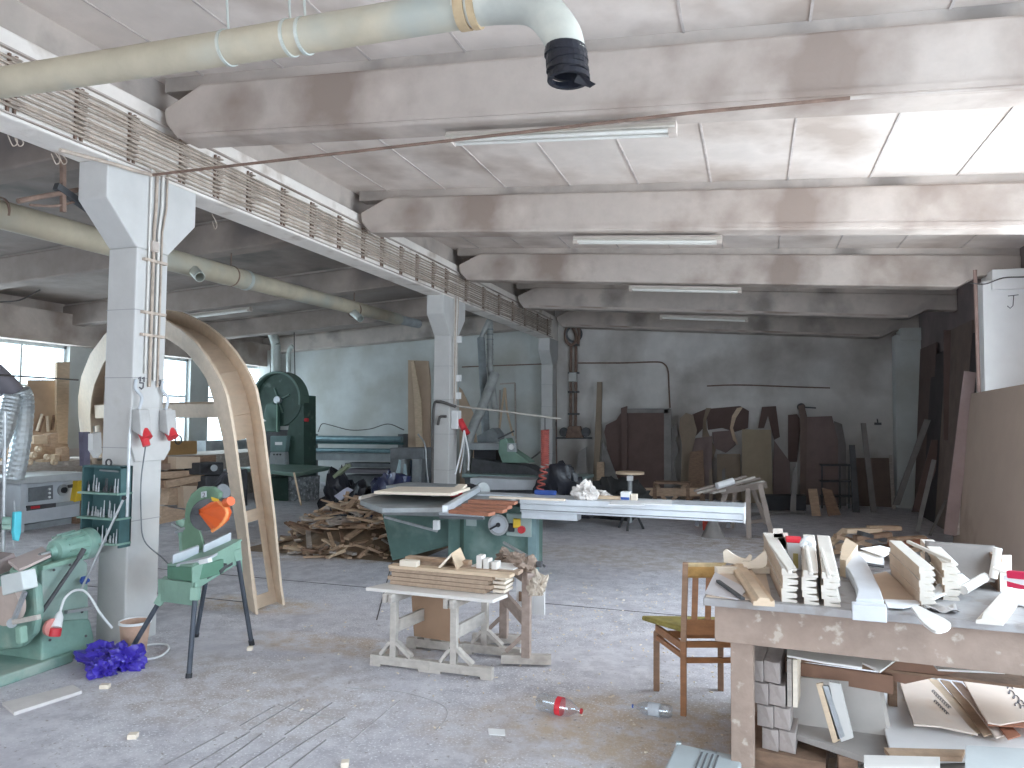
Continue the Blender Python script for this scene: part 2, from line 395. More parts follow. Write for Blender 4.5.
colB = column(XC0, XC1, 10.33, 'concrete column in the middle of the hall beside the panel saw')
colC = column(XC0, XC1, 16.33, 'concrete column standing against the back wall under the ridge beam end')
def rcol(y, label, m):
    t = sthing('column', (2.89, y+.15, 0))
    MB().box(2.66, XR, y, y+.36, 0, 3.42).build('shaft', m, t, bevel=.01)
    MB().box(2.75, XR, y-.05, y+.42, 3.30, 3.55).build('capital', m, t, bevel=.01)
    return t
rcol(10.33, '', mat('lit_white_paint', (.88, .87, .86), .7, .03, 3, .1))  # whiter than the other columns: window light lifted into the paint colour
rcol(4.33, 'whitewashed column of the right wall beside the viewer, out of frame', white_paint)
rcol(16.3, 'grey column in the far right corner at the back wall', plasterL)
# ridge beam
t = sthing('ridge_beam', (-4.5, 6.6, 3.515))
MB().box(XC0-.02, XC1, YF, YB, 3.515, 4.06).build('beam_web', ridge_m, t, bevel=.015)
MB().box(XC0+.02, XC1-.09, YF, YB, 4.06, 4.36).build('upper_strip', conc_dark, t)
# roof beams, right bay
bl = dict.fromkeys((-1.5, 1.49, 4.49, 7.49, 10.49, 13.49, 16.42)); bl2 = bl
for y, lb in bl.items():
    t = sthing('roof_beam', (-.8, y+.12, zr(-.8)))
    xe, xr = -4.19, XR
    P = [(xe, y, zr(xe)), (2.42, y, zr(2.42)), (2.68, y, zr(2.68)+.15), (xr, y, zr(xr)+.15), (xr, y, zr(xr)+.41), (-3.97, y, zr(-3.97)+.41), (-4.32, y, zr(-4.32)+.23), (-4.30, y, zr(-4.3)+.12)]
    MB().ext(P, (0, .26 if y < 16 else .36, 0)).build('web', conc if y < 12 else conc_dark, t, bevel=.02)
    MB().ext([(-4.36, y+.05, zr(-4.3)+.39), (xr, y+.05, zr(xr)+.39), (xr, y+.05, zr(xr)+.51), (-4.36, y+.05, zr(-4.36)+.51)], (0, .16, 0)).build('top_strip', conc_dark, t)
    MB().ext([(xe+.1, y-.012, zr(xe)+.02), (2.4, y-.012, zr(2.4)+.02), (2.4, y-.012, zr(2.4)+.055), (xe+.1, y-.012, zr(xe)+.055)], (0, .02, 0)).build('edge_fillet', conc, t)
for y, lb in bl2.items():
    t = sthing('roof_beam', (-8.5, y+.12, zr(-8.5)))
    P = [(XL, y, zr(XL)), (-4.85, y, zr(-4.85)), (-4.7, y, zr(-4.7)+.1), (-4.7, y, zr(-4.7)+.38), (XL, y, zr(XL)+.38)]
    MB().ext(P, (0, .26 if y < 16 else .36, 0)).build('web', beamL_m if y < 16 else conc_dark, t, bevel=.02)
    MB().ext([(XL, y+.05, zr(XL)+.37), (-4.7, y+.05, zr(-4.7)+.37), (-4.7, y+.05, zr(-4.7)+.44), (XL, y+.05, zr(XL)+.44)], (0, .16, 0)).build('top_strip', conc_dark, t)
# ================================================================== OVERHEAD SERVICES
def one(mb, name, m, label, cat, group=None, **k): return tag(mb.build(name, m, **k), label, cat, group)
# large duct with its elbow
t = thing('extraction_duct', 'big cream extraction duct crossing overhead with an elbow bent down, mouth taped black', 'duct', (-2.5, 2.9, 3.4))
zc = U(240, 47, Y=2.9).z; r_ = .079
pe = U(466, 9, Y=2.9); pm = U(568, 66, Y=2.9)
st = U(0, 83, Y=2.9)
straight = [Vector((-4.3, 2.9, st.z+.01)), st, U(240, 46, Y=2.9), pe]
MB().tube(straight, r_, 24).build('straight_pipe', galv2, t, smooth=50)
el = smoothpath([pe+Vector((-.04, 0, .005)), U(500, 4, Y=2.9), U(536, 7, Y=2.9), U(560, 32, Y=2.9), U(567, 56, Y=2.9)], 6)
MB().tube(el, r_*1.02, 24).build('elbow', mat('grey_elbow', (.42, .42, .38), .6, .15, 3, .1, spots=(1.5, .45, .6, (.60, .58, .50))), t, smooth=50)
MB().ring(pe+Vector((-.03, 0, 0)), pe+Vector((.015, 0, 0)), r_*1.12, r_*.95).ring(pe+Vector((.03, 0, 0)), pe+Vector((.06, 0, 0)), r_*1.14, r_*.95).build('joint_collar', mat('tan_tape', (.45, .33, .2), .8, .2, 8, .1), t, smooth=40)
tp = MB(); a = U(565.5, 48, Y=2.9); b = U(569, 80, Y=2.9); d = (b-a)/8
for i in range(8):
    rr = r_*(1.06+.05*(i % 2)+.03*R.random()); tp.ring(a+d*i, a+d*(i+1.15)+Vector((R.uniform(-.004, .004), 0, 0)), rr, r_*.9, 22)
tp.add([U(578, 74, Y=2.84), U(596, 84, Y=2.84), U(590, 88, Y=2.86), U(574, 82, Y=2.84)], [(0, 1, 2, 3)])
tp.build('tape_wrap', black_bag, t)
for px, py in ((228, 48), (290, 38), (305, 36)):
    c = U(px, py, Y=2.9); m = MB().ring(c+Vector((-.008, 0, 0)), c+Vector((.008, 0, 0)), r_*1.08, r_*.98)
    m.tube([c+Vector((0, 0, r_)), c+Vector((-.06, .0, zr(c.x)+.5-c.z))], .006, 6); m.build('hanger', galv, t)
# second duct along the left bay
t = thing('extraction_duct', 'long round extraction duct running away under the roof of the left bay', 'duct', (-7.5, 9, 3.8))
X2 = -6.2
pts = [Vector((X2, y, zz)) for y, zz in ((1.5, 3.40), (4.6, 3.41), (7.9, 3.43), (12.2, 3.49))]
MB().tube(pts[:3], .125, 20).build('wide_pipe', galv2, t, smooth=50)
MB().tube(pts[2:], [.115, .105], 20).build('narrow_pipe', galv2, t, smooth=50)
MB().tube([pts[3], pts[3]+Vector((.02, .8, .01))], .085, 16).build('end_cap', grey_mid, t, smooth=50)
MB().ring(pts[2]+Vector((0, -.03, 0)), pts[2]+Vector((0, .03, 0)), .13, .11).build('collar', galv, t)
for y in (6.9, 10.5):
    a = Vector((X2+.05, y, 3.38)); b = a+Vector((.20, -.10, -.13))
    MB().ring(a, b, .06, .052, 16).build('branch_stub', galv, t, smooth=40)
for y in (4.62, 7.62, 10.62): MB().ring((X2, y, 3.43), (X2, y+.02, 3.43), .13, .12).bar((X2, y, 3.54), (X2, y, 3.74), .01, .01).build('hanger', rust, t)
# bandsaw extraction bend
q = [U(205, 331, Y=13.9), U(262, 330, Y=13.9), U(272, 334, Y=13.9), U(276, 345, Y=13.9), U(276, 378, Y=13.9)]
t = thing('extraction_bend', 'ribbed grey pipe bending down behind the dark green bandsaw', 'pipe', q[-1])
MB().tube(smoothpath(q[:4], 5), .10, 14).build('bend', galv, t, smooth=50)
MB().tube([q[3], q[4]], .10, 14).build('down_pipe', galv, t, smooth=50)
for i in range(7):
    c = q[3].lerp(q[4], i/7); MB().ring(c, c+Vector((0, 0, -.02)), .108, .09, 14).build('rib', galv, t)
one(MB().tube(smoothpath([U(289, 382, Y=15.8), U(289, 352, Y=15.8), U(293, 346, Y=15.8)], 4), .06, 10), 'grey_pipe', galv, 'short hooked pipe on the pilaster behind the bandsaw', 'pipe', smooth=50)
one(MB().tube([U(295, 380, Y=15), U(294, 330, Y=15)], .012, 6), 'thin_rod', cable_d, 'thin dark rod hanging beside the bandsaw pipes', 'rod')
# cables along the ridge beam
n = 10
for i in range(n):
    z = 3.575+i*.032
    pts = [Vector((-4.335+R.uniform(-.008, .008), y, z+.035*math.sin(y*.9+i*.6)*.25+R.uniform(-.005, .005))) for y in [k*.5+.5 for k in range(32)]]
    tag(MB().tube(pts, .0095, 6).build('cable', cable_m if i % 3 else mat('brown_cable', (.36, .30, .25), .85, .2, 9, .1)), 'dusty cable of the bunch clipped along the side of the ridge beam', 'cable', 'cables along the ridge beam')
bp = thing('cable_bracket', 'rack of small cable clips on the side of the ridge beam', 'bracket', (-4.36, 3.78, 3.55), 'cable brackets on the ridge beam')
MB().box(-4.368, -4.35, 3.755, 3.77, 3.54, 3.91).box(-4.368, -4.35, 3.80, 3.815, 3.54, 3.91).build('rail', rust, bp)
m = MB()
for i in range(10): m.box(-4.37, -4.315, 3.75, 3.82, 3.588+i*.032, 3.594+i*.032)
m.build('clip', cable_m, bp)
for y in (2.8, 3.3, 4.23, 4.74, 5.14, 5.57, 6.08, 6.58, 7.11, 7.64, 8.1, 8.62, 9.1, 9.63, 10.1, 10.9, 11.7, 12.5, 13.3, 14.1, 15.0, 15.8):
    copy_thing(bp, (-4.36, y, 3.55))
one(MB().bar((-4.35, 1.2, 3.935), (-4.35, 16.2, 3.935), .03, .012).bar((-4.35, 1.2, 3.535), (-4.35, 16.2, 3.535), .02, .008), 'cable_ledge', conc, 'thin ledge strip above the cables of the ridge beam', 'strip')
# dangling dusty wires below the beam's left end
for i, (x, y, L_) in enumerate(((10, 128, 18), (16, 132, 14), (53, 150, 14), (60, 152, 12), (212, 214, 15))):
    a = U(x, y, X=-4.66); b = U(x+3, y+L_, X=-4.66)
    one(MB().tube(smoothpath([a, a.lerp(b, .6)+Vector((0, .04, 0)), b, b+Vector((0, -.04, .06))], 4), .004, 5), 'loose_wire', cable_m, 'loose end of wire hanging from the underside of the ridge beam', 'wire', 'wire ends under the ridge beam')
# rod: pipe from the column corbel across the bay
t = thing('tie_pipe', 'thin rusty pipe running from the near column across under the first roof beam', 'pipe', (-1.5, 4.40, 3.46))
a = U(152, 175, X=-4.32); b = U(690, 113, Y=4.40); c = U(1024, 86, Y=4.40)
MB().tube([a, U(420, 144, Y=4.38), b, U(850, 98, Y=4.40)], .011, 8).build('pipe_run', rust, t, smooth=60)
MB().tube([U(850, 98, Y=4.40), c, c+Vector((1.2, 0, -.0))], .011, 8).build('painted_run', conc, t, smooth=60)
one(MB().tube(smoothpath([U(60, 150, X=-4.33), U(110, 163, X=-4.33), U(130, 169, X=-4.33), a], 5), .014, 8), 'conduit', cable_m, 'dusty conduit along the lower edge of the ridge beam before the near column', 'conduit')
# ceiling batten lights
def batten(x0, x1, y, label):
    L_ = x1-x0; xc = (x0+x1)/2; za = zr(x0)-.02; zb = zr(x1)-.02
    t = thing('batten_light', label, 'lamp', (xc, y, (za+zb)/2-.06), 'fluorescent battens under the roof beams')
    MB().bar((x0, y, za-.03), (x1, y, zb-.03), .07, .05).build('housing', conc, t, bevel=.006)
    MB().ext([(x0+.01, y-.07, za-.055), (x0+.01, y+.07, za-.055), (x0+.01, y+.035, za-.02), (x0+.01, y-.035, za-.02)], (L_-.02, 0, zb-za)).build('reflector', mat('dusty_reflector', (.62, .58, .52), .7, .08, 5, .05), t)
    for s_ in (-1, 1): MB().cyl((x0+.05, y+s_*.035, za-.07), (x1-.05, y+s_*.035, zb-.07), .014, 10).build('tube', mat('dusty_glass_tube', (.66, .64, .60), .4, .04, 5, 0), t, smooth=60)
    [MB().box(q, q+.05, y-.04, y+.04, zz-.09, zz-.03).build('end_cap', conc, t) for q, zz in ((x0, za), (x1-.05, zb))]
batten(-2.0, -.45, 4.62, 'long dusty batten light under the first roof beam in view')
batten(-1.82, -.3, 7.62, 'dusty batten light under the second roof beam')
batten(-1.71, -.16, 10.62, 'dusty batten light under the third roof beam')
batten(-1.64, -.1, 13.7, 'small dusty batten light under the far grey roof beam')
batten(-9.6, -8.2, 10.62, 'dusty batten light in the left bay above the wooden arch')
# left bay: bracket cross of pipes by the near column
t = thing('pipe_bracket', 'crossed dark iron bars and pipe beside the near column top', 'bracket', (-4.8, 4.5, 3.0))
Xb = -4.72
MB().bar(U(56, 186, X=Xb), U(107, 222, X=Xb), .045, .05).build('diagonal_bar', dark_metal, t)
MB().bar(U(63, 160, X=Xb), U(63, 212, X=Xb), .03, .03).build('upright_bar', rust, t)
MB().tube([U(18, 201, X=Xb), U(78, 190, X=Xb)], .018, 8).tube(smoothpath([U(30, 205, X=Xb), U(55, 206, X=Xb), U(78, 201, X=Xb)], 4), .009, 8).build('bar', rust, t)
# conduits down columns
def conduit_set(y0, lab):
    for i, (dy, z0, z1) in enumerate(((.10, 2.0, 3.56), (.145, 1.9, 3.56), (.19, 1.95, 3.56), (.225, 1.9, 3.56))):
        pts = [(-4.355, y0+dy+(.012*i if z > 3.2 else 0), z) for z in (z0, 2.6, 3.1, 3.3, z1)]
        one(MB().tube(pts, .012 if i in (1, 2) else .008, 8), 'conduit', cable_m if i % 2 else mat('pale_conduit', (.62, .59, .55), .8, .08, 5, .05), 'vertical wiring conduit on the '+lab, 'conduit', 'conduits on the '+lab, smooth=60)
conduit_set(4.33, 'near column'); conduit_set(10.33, 'middle column')
for z in (2.85, 2.45, 2.28): one(MB().box(-4.372, -4.335, 4.38, 4.60, z, z+.02), 'conduit_clamp', cable_m, 'flat clamp holding the conduits on the near column', 'clamp', 'clamps on the near column')
one(MB().box(-4.37, -4.33, 4.44, 4.50, 2.93, 3.01), 'junction_box', conc, 'small junction box under the corbel of the near column', 'box')
# painted marks 11 / J on the near column
def strokes(mb, segs, o, w_, r_=.006):
    for s_ in segs: mb.tube([Vector((o[0], o[1]+y*w_, o[2]+z*w_)) for y, z in s_], r_, 5)
m = MB(); o = (-4.366, 4.38, 1.90)
strokes(m, [[(0, 1), (.3, 1.2), (.3, .6)], [(.6, 1), (.9, 1.2), (.9, .6)], [(.2, .45), (.8, .45), (.8, -.1), (.5, -.3), (.2, -.1)]], o, .06)
strokes(m, [[(0, 1), (.3, 1.2), (.3, .6)], [(.2, .45), (.8, .45), (.8, -.1), (.5, -.3)]], (-4.366, 4.56, 1.93), .05)
m.build('painted_number', ink, colA)
m = MB(); o = U(1008, 296, Y=10.325)
for s_ in ([(0, .0), (.11, .01)], [(.06, .0), (.05, -.12), (.02, -.15), (-.01, -.12)]): m.tube([Vector((o.x+x, 10.328, o.z+z)) for x, z in s_], .005, 5)
m.build('painted_mark', ink, [c for c in bpy.data.objects if c.name.startswith('column') and abs(c.location.x-2.89) < .01 and abs(c.location.y-10.48) < .02][0])
# power boards on near column
t = thing('socket_board', 'white painted wooden board on the near column carrying red sockets', 'board', (-4.35, 4.48, 1.4))
MB().ext([(-4.369, 4.30, 1.74), (-4.369, 4.70, 1.74), (-4.369, 4.70, 1.42), (-4.369, 4.64, 1.34), (-4.369, 4.36, 1.34), (-4.369, 4.30, 1.50)], (.022, 0, 0)).build('backboard', white_paint, t, bevel=.004)
for y, lb in ((4.36, 'left'), (4.62, 'right')):
    t = thing('power_socket', 'grey and red industrial power socket, %s one on the near column board' % lb, 'socket', (-4.30, y, 1.5), 'power sockets on the near column')
    MB().ext([(-4.345, y-.05, 1.73), (-4.345, y-.05, 1.57), (-4.25, y-.05, 1.53), (-4.28, y-.05, 1.73)], (0, .10, 0)).build('socket_body', mat('dusty_socket_grey', (.46, .45, .44), .7, .12, 8, .1), t, bevel=.008)
    MB().cyl((-4.29, y, 1.57), (-4.25, y, 1.515), .04, 16, .043).build('flap', red, t, smooth=40)
    if lb == 'left': MB().cyl((-4.27, y, 1.51), (-4.25, y, 1.46), .028, 12).build('plug', red, t, smooth=40)
    MB().tube(smoothpath([(-4.33, y, 1.73), (-4.32, y+.01, 1.82), (-4.34, y-.03, 1.88), (-4.35, y-.02, 1.95)], 5), .012, 8).build('feed_cable', grey_m, t, smooth=60)
one(MB().tube(smoothpath([(-4.26, 4.36, 1.46), (-4.33, 4.40, 1.2), (-4.34, 4.42, .95), (-4.33, 4.45, .75), (-4.15, 4.46, .62), (-3.98, 4.42, .52)], 6), .005, 6), 'power_cable', grey_d, 'thin grey cord hanging from the red socket to the green mitre saw stand', 'cord', smooth=60)
one(MB().tube([(-4.33, 4.28, 1.55), (-4.33, 4.28, .95)], .012, 8).tube([(-4.33, 4.28, 1.55), (-4.33, 4.28, 1.60)], .006, 6), 'steel_bar', steel, 'slim upright steel bar leaning on the near column beside the drill cabinet', 'bar')
# second column electrics
t = thing('switch_box', 'white switch box with red sockets and hanging white cords on the middle column', 'switch box', (-4.3, 10.5, 1.5))
MB().box(-4.36, -4.25, 10.37, 10.52, 1.52, 1.80).build('box', white_pl, t, bevel=.01)
MB().cyl((-4.25, 10.45, 1.66), (-4.17, 10.44, 1.52), .05, 12).cyl((-4.25, 10.58, 1.56), (-4.17, 10.57, 1.44), .05, 12).build('red_socket', red, t, smooth=40)
MB().tube(smoothpath([(-4.18, 10.46, 1.50), (-4.2, 10.40, 1.2), (-4.25, 10.3, .85)], 5), .014, 6).tube(smoothpath([(-4.18, 10.46, 1.50), (-4.12, 10.5, 1.15), (-4.12, 10.5, .9)], 5), .014, 6).tube(smoothpath([(-4.18, 10.46, 1.50), (-4.22, 10.55, 1.2), (-4.3, 10.6, .85)], 5), .012, 6).build('cord', white_pl, t, smooth=60)
for z in (2.85, 2.25, 1.98): one(MB().box(-4.36, -4.29, 10.54, 10.60, z, z+.10), 'junction_box', white_pl, 'small white junction box beside the conduits of the middle column', 'box', 'junction boxes on the middle column')
t = thing('air_hose', 'dark rubber hose bent over the front of the middle column', 'hose', (-4.6, 10.28, .5))
MB().tube(smoothpath([(-4.62, 10.30, .5), (-4.62, 10.29, 1.2), (-4.61, 10.29, 1.85), (-4.52, 10.28, 1.93), (-4.38, 10.27, 1.9), (-4.28, 10.35, 1.86)], 6), .022, 8).build('hose', cable_d, t, smooth=60)
MB().tube(smoothpath([(-4.54, 10.29, 1.58), (-4.50, 10.28, 1.70), (-4.40, 10.28, 1.71)], 5), .022, 8).build('hose_end', cable_d, t, smooth=60)
# arm carrying the red coil hose
t = thing('hose_boom', 'thin horizontal pipe boom reaching right from the middle column', 'pipe', (-3.6, 10.6, 1.7))
a = Vector((-4.32, 10.40, 1.87)); b = U(561, 419, Y=10.9)
MB().tube([a, a.lerp(b, .5)+Vector((0, 0, .01)), b], .015, 8).build('boom_pipe', mat('dusty_alloy', (.45, .42, .38), .6, .15, 8, .05, metal=.3), t, smooth=60)
t = thing('coil_hose', 'red coiled air hose hanging over the panel saw', 'hose', (-2.9, 10.7, .95))
c0 = U(545, 430, Y=10.75); c1 = U(545, 473, Y=10.75); c2 = U(540, 490, Y=10.6); pts = []
for i in range(0, 12*22+1):
    f = i/(12*22); c = c0.lerp(c1, f) if f < .8 else c0.lerp(c1, .8).lerp(c2, (f-.8)/.2); q = 2*PI*i/12
    pts.append(c+Vector((.055*math.cos(q), .055*math.sin(q), 0)))
MB().tube(pts, .014, 5).build('coil', mat('faded_red_hose', (.42, .10, .08), .6, .2, 8, .05), t, smooth=60)
MB().tube([U(545, 418, Y=10.85), c0], .008, 6).build('straight_end', cable_d, t)
# ================================================================== LEFT SIDE
def xtrace(mb, pts, X, dep): return mb.ext([U(x, y, X=X) for x, y in pts], (dep, 0, 0))
# wooden arch frame (channel section leaning forward)
P1 = U(258, 617, Z=0); P2 = U(227, 443, Y=5.05); lv = P2-P1; tv = Vector((-.82, .57, 0)).normalized()
nv = lv.cross(tv).normalized(); nv = nv if nv.y > 0 else -nv
def A_(x, y): return UN(x, y, P1, nv)
outer = [(106, 590), (81, 440), (78, 415), (78, 397), (81, 377), (90, 354), (104, 335), (120, 320), (140, 312), (155, 315), (167, 321), (180, 329), (195, 342), (206, 356), (214, 369), (221, 382), (226, 395), (230, 415), (234, 440), (242, 501), (245.5, 527), (253, 597), (256, 618)]
inner = [(114, 586), (91, 438), (90, 415), (91, 400), (94, 385), (103, 364), (113, 349), (124, 338), (140, 332), (155, 334), (167, 339), (178, 346), (189, 355.5), (199, 368), (206, 379), (210, 390), (213, 400), (218, 420), (222, 437), (231, 498), (235, 523), (245, 592), (248, 616)]
off = nv*.235
t = thing('door_arch', 'large pale wooden arched door frame leaning behind the near column', 'door frame', Vector((-4.6, 5.6, 0)))
O3 = [A_(*p) for p in outer]; I3 = [A_(*p) for p in inner]; n = len(O3)
for P in (O3, I3):
    P[-1] = P[-1].copy(); P[-1].z = max(P[-1].z, .0); d = P[0]-P[1]; k = P[1].z/(P[1].z-P[0].z); P[0] = P[1]+d*k*.98
def flange(dv, th):
    m = MB(); vs = []; tn = nv*th
    for i in range(n): vs += [O3[i]+dv, I3[i]+dv, O3[i]+dv+tn, I3[i]+dv+tn]
    vs = [Vector((v.x, v.y, max(v.z, 0.002))) for v in vs]
    fs = [(0, 1, 3, 2)]+[(4*(n-1), 4*(n-1)+2, 4*(n-1)+3, 4*(n-1)+1)]
    for i in range(n-1):
        a, b = 4*i, 4*i+4; fs += [(a, b, b+1, a+1), (a+2, a+3, b+3, b+2), (a, a+2, b+2, b), (a+1, b+1, b+3, a+3)]
    return m.add(vs, fs)
flange(Vector(), .022).build('front_flange', arch_m, t, bevel=.003)
dn = off.copy(); 
flange(dn, .022).build('back_flange', arch_m, t, bevel=.003)
W3 = [I3[i].lerp(O3[i], .3) for i in range(n)]
m = MB(); i0, i1 = 2, 17; vs = []
for i in range(i0, i1+1):
    e = (O3[i]-I3[i]).normalized()*.014; vs += [W3[i], W3[i]+off, W3[i]+e, W3[i]+e+off]
fs = []
for k in range(i1-i0):
    a, b = 4*k, 4*k+4; fs += [(a, b, b+1, a+1), (a+2, a+3, b+3, b+2), (a, a+2, b+2, b), (a+1, b+1, b+3, a+3)]
m.add(vs, fs+[(0, 1, 3, 2), (a+4, a+5, a+7, a+6)]).build('curved_web', MATS['arch_wood'], t)
def seg(p, q, f0, f1, w0, w1):
    "web slat between arc points p,q from fraction f0..f1 along and w0..w1 across"
    a = p.lerp(q, f0); b = p.lerp(q, f1); e = Vector((.012, .006, 0))
    return [a+off*w0, b+off*w0, b+off*w1, a+off*w1], e
for a, b, nm in ((W3[17], W3[22], 'right'), (W3[2], W3[0], 'left')):
    for (f0, f1, w0, w1) in ((0, 1, .1, .26), (0, 1, .74, 1.0)):
        q, e = seg(a, b, f0, f1, w0, w1); q = [Vector((v.x, v.y, max(v.z, .003))) for v in q]; MB().ext(q, e).build('stile', arch_m, t)
    for f0, f1 in ((0, .12), (.48, .54), (.93, 1)):
        q, e = seg(a, b, f0, f1, .26, .74); q = [Vector((v.x, v.y, max(v.z, .003))) for v in q]; MB().ext(q, e*.95).build('rail', arch_m, t)
MB().ext([A_(x, y)+off*.25 for x, y in ((90, 406), (212, 405), (215, 419), (91, 419))], off*.5).build('transom', MATS['arch_wood'], t, bevel=.003)
# green tenoning machine, nearest left
t = thing('tenoning_machine', 'pale green cast iron woodworking machine at the left edge, red plug hanging on it', 'machine', (-4.8, 3.7, 0))
XF = -4.46
MB().ext([(-5.1, 3.2, 0), (-4.42, 3.2, 0), (-4.42, 3.95, 0), (-4.72, 4.22, 0), (-5.1, 4.22, 0)], (0, 0, .07)).build('plinth', green, t, bevel=.01)
xtrace(MB(), [(42, 622), (90, 619), (94, 636), (95, 650), (42, 667)], XF, -.5).build('base', green, t, bevel=.012)
xtrace(MB(), [(42, 569), (82, 559), (88, 563), (89, 622), (42, 630)], XF-.02, -.46).build('body', mat('pale_machine_green', (.31, .41, .36), .6, .1, 5, .1, spots=(5, .5, .7, (.46, .48, .44))), t, bevel=.012)
MB().bar(U(40, 568, X=XF-.02), U(86, 556, X=XF-.02), .05, .03).build('top_edge', green_lt, t, bevel=.004)
a = U(53, 552, X=-4.60); b = U(93, 542, X=-4.60); d = (b-a).normalized(); L_ = (b-a).length
m = MB(); m.lathe([(.03, -.03), (.045, 0), (.075, .01), (.098, .05), (.102, L_*.62), (.102, L_*.66), (.11, L_*.68), (.112, L_*.92), (.09, L_*.99), (.03, L_)], a+Vector((0, 0, .0)), d, 24)
mo = m.build('motor', mat('motor_green', (.22, .37, .31), .5, .12, 6, .1, spots=(5, .5, .7, (.42, .52, .46))), t, smooth=35)
for k in range(14):
    q = 2*PI*k/14; u = d.cross(Vector((0, 0, 1))).normalized(); v = u.cross(d)
    r3 = u*math.cos(q)+v*math.sin(q); MB().bar(a+d*.05+r3*.10, a+d*(L_*.6)+r3*.106, .010, .022, r3).build('fin', MATS['motor_green'], mo)
MB().cyl(a-d*.10, a, .016, 10).build('shaft', steel, mo, smooth=50)
MB().box(-4.74, -4.52, 3.72, 4.02, .60, .655).build('motor_foot', green_lt, t, bevel=.005)
MB().ext([U(8, 563, Z=.70), U(42, 549, Z=.72), U(51, 557, Z=.72), U(19, 572, Z=.70)], (0, 0, .018)).build('table_plate', mat('pink_dusty_plate', (.62, .50, .47), .8, .08, 4, .1), t)
m = MB(); m.bar(U(18, 575, Z=.66), U(44, 563, Z=.66), .10, .06).build('slide', green_lt, t, bevel=.006)
xtrace(MB(), [(-12, 566), (14, 553), (20, 566), (-12, 580)], -4.75, -.2).build('guide_block', mat('dusty_brown_iron', (.30, .24, .23), .8, .15, 5, .15), t)
ptrace(MB(), [(-14, 582), (24, 578), (35, 586), (37, 612), (33, 634), (20, 648), (-14, 652)], 3.6, .06).build('carriage', green, t, bevel=.02)
c = U(4, 606, Y=3.5); MB().cyl(c, c+Vector((0, .05, 0)), .125, 24).build('saw_head', mat('pink_dusty_disc', (.50, .40, .35), .8, .12, 5, .1), t, smooth=40)
ptrace(MB(), [(0, 576), (21, 571), (24, 590), (2, 596)], 3.46, .1).build('terminal_box', mat('pale_box_paint', (.60, .63, .62), .6, .06, 5, .05), t, bevel=.008)
MB().bar(U(13, 622, Y=3.48), U(25, 592, Y=3.48), .022, .022, (0, 1, 0)).build('link_bar', steel, t)
MB().cyl(U(12, 623, Y=3.47), U(12, 623, Y=3.52), .03, 12).build('hub', grey_mid, t, smooth=40)
MB().bar(U(14, 622, Y=3.45), U(39, 617, Y=3.45), .03, .03).build('clamp_arm', trestle_w, t, bevel=.004)
MB().bar(U(21, 626, Y=3.5), U(22, 643, Y=3.5), .05, .05, (0, 1, 0)).build('clamp_screw', green_lt, t, bevel=.01)
MB().tube([U(42, 612, X=-4.40), U(79, 558, X=-4.40)], .013, 8).tube([U(79, 558, X=-4.40), U(84, 549, X=-4.40)], .018, 10).build('black_lever', dark_metal, t, smooth=50)
lv_ = t
a = U(80, 592, X=-4.40); b = U(124, 498, X=-4.18)
MB().tube([a, b], .008, 8).build('long_lever', steel, t, smooth=50)
MB().lathe([(.0, -.016), (.012, -.012), (.018, 0), (.012, .012), (.001, .016)], b, (0, 0, 1), 12).build('lever_ball', black, t, smooth=60)
MB().lathe([(.02, 0), (.03, .01), (.03, .03), (.012, .035), (.012, .06)], U(82, 580, X=-4.44), (1, 0, 0), 6).build('clamp_knob', blue, t)
for px, py in ((54, 570), (70, 565), (82, 612), (50, 640), (86, 636)): MB().cyl(U(px, py, X=-4.462), U(px, py, X=-4.445), .009, 8).build('bolt', dark_metal, t)
MB().bar(U(66, 612, X=-4.44), U(91, 608, X=-4.44), .03, .02).build('side_bracket', steel, t)
t = thing('plug_cable', 'white cable with a red and white industrial plug on the green machine', 'cable', U(62, 620, X=-4.38))
MB().tube(smoothpath([U(60, 612, X=-4.36), U(64, 600, X=-4.36), U(70, 593, X=-4.37), U(77, 590, X=-4.38), U(84, 591, X=-4.38), U(91, 598, X=-4.36), U(100, 613, X=-4.32), U(112, 628, X=-4.28)], 6), .0085, 8).build('cable', white_pl, t, smooth=60)
a = U(60, 612, X=-4.36); b = U(56, 628, X=-4.33)
MB().tube([a, a.lerp(b, .3), b], [.012, .028, .034], 14).build('plug_grip', white_pl, t, smooth=50)
MB().cyl(b+Vector((0, 0, -.0)), b+Vector((.0, -.01, -.05)), .036, 16).build('plug_sleeve', red, t, smooth=50)
a = U(50, 627, X=-4.36); MB().cyl(a, a+Vector((.02, 0, 0)), .055, 20).build('socket_flange', mat('pale_red_cap', (.62, .25, .22), .6, .2, 9, .1), t, smooth=40)
one(MB().tube([U(5, 412, X=-4.95), U(3, 560, X=-4.95)], .012, 8).cyl(U(3, 556, X=-4.95), U(3, 562, X=-4.95), .03, 10), 'steel_post', steel, 'upright steel rod of the green machine at the left edge', 'rod', smooth=50)
t = thing('clamp_handle', 'turquoise plastic handle on a green clamp beside the steel rod at left', 'handle', U(15, 530, X=-4.9))
MB().ext([U(12, 512, X=-4.9), U(19, 511, X=-4.9), U(18, 533, X=-4.9), U(16, 541, X=-4.9), U(12, 540, X=-4.9), U(11, 532, X=-4.9)], (.03, 0, 0)).build('grip', cyan, t, bevel=.005)
MB().cyl(U(2, 521, X=-4.93), U(11, 521, X=-4.9), .03, 12).cyl(U(2, 527, X=-4.93), U(11, 527, X=-4.9), .02, 12).build('clamp_body', green, t)
MB().tube([U(15, 512, X=-4.89), U(14, 501, X=-4.89)], .004, 6).tube([U(14, 541, X=-4.89), U(14, 548, X=-4.89)], .006, 6).build('spindle', steel, t)
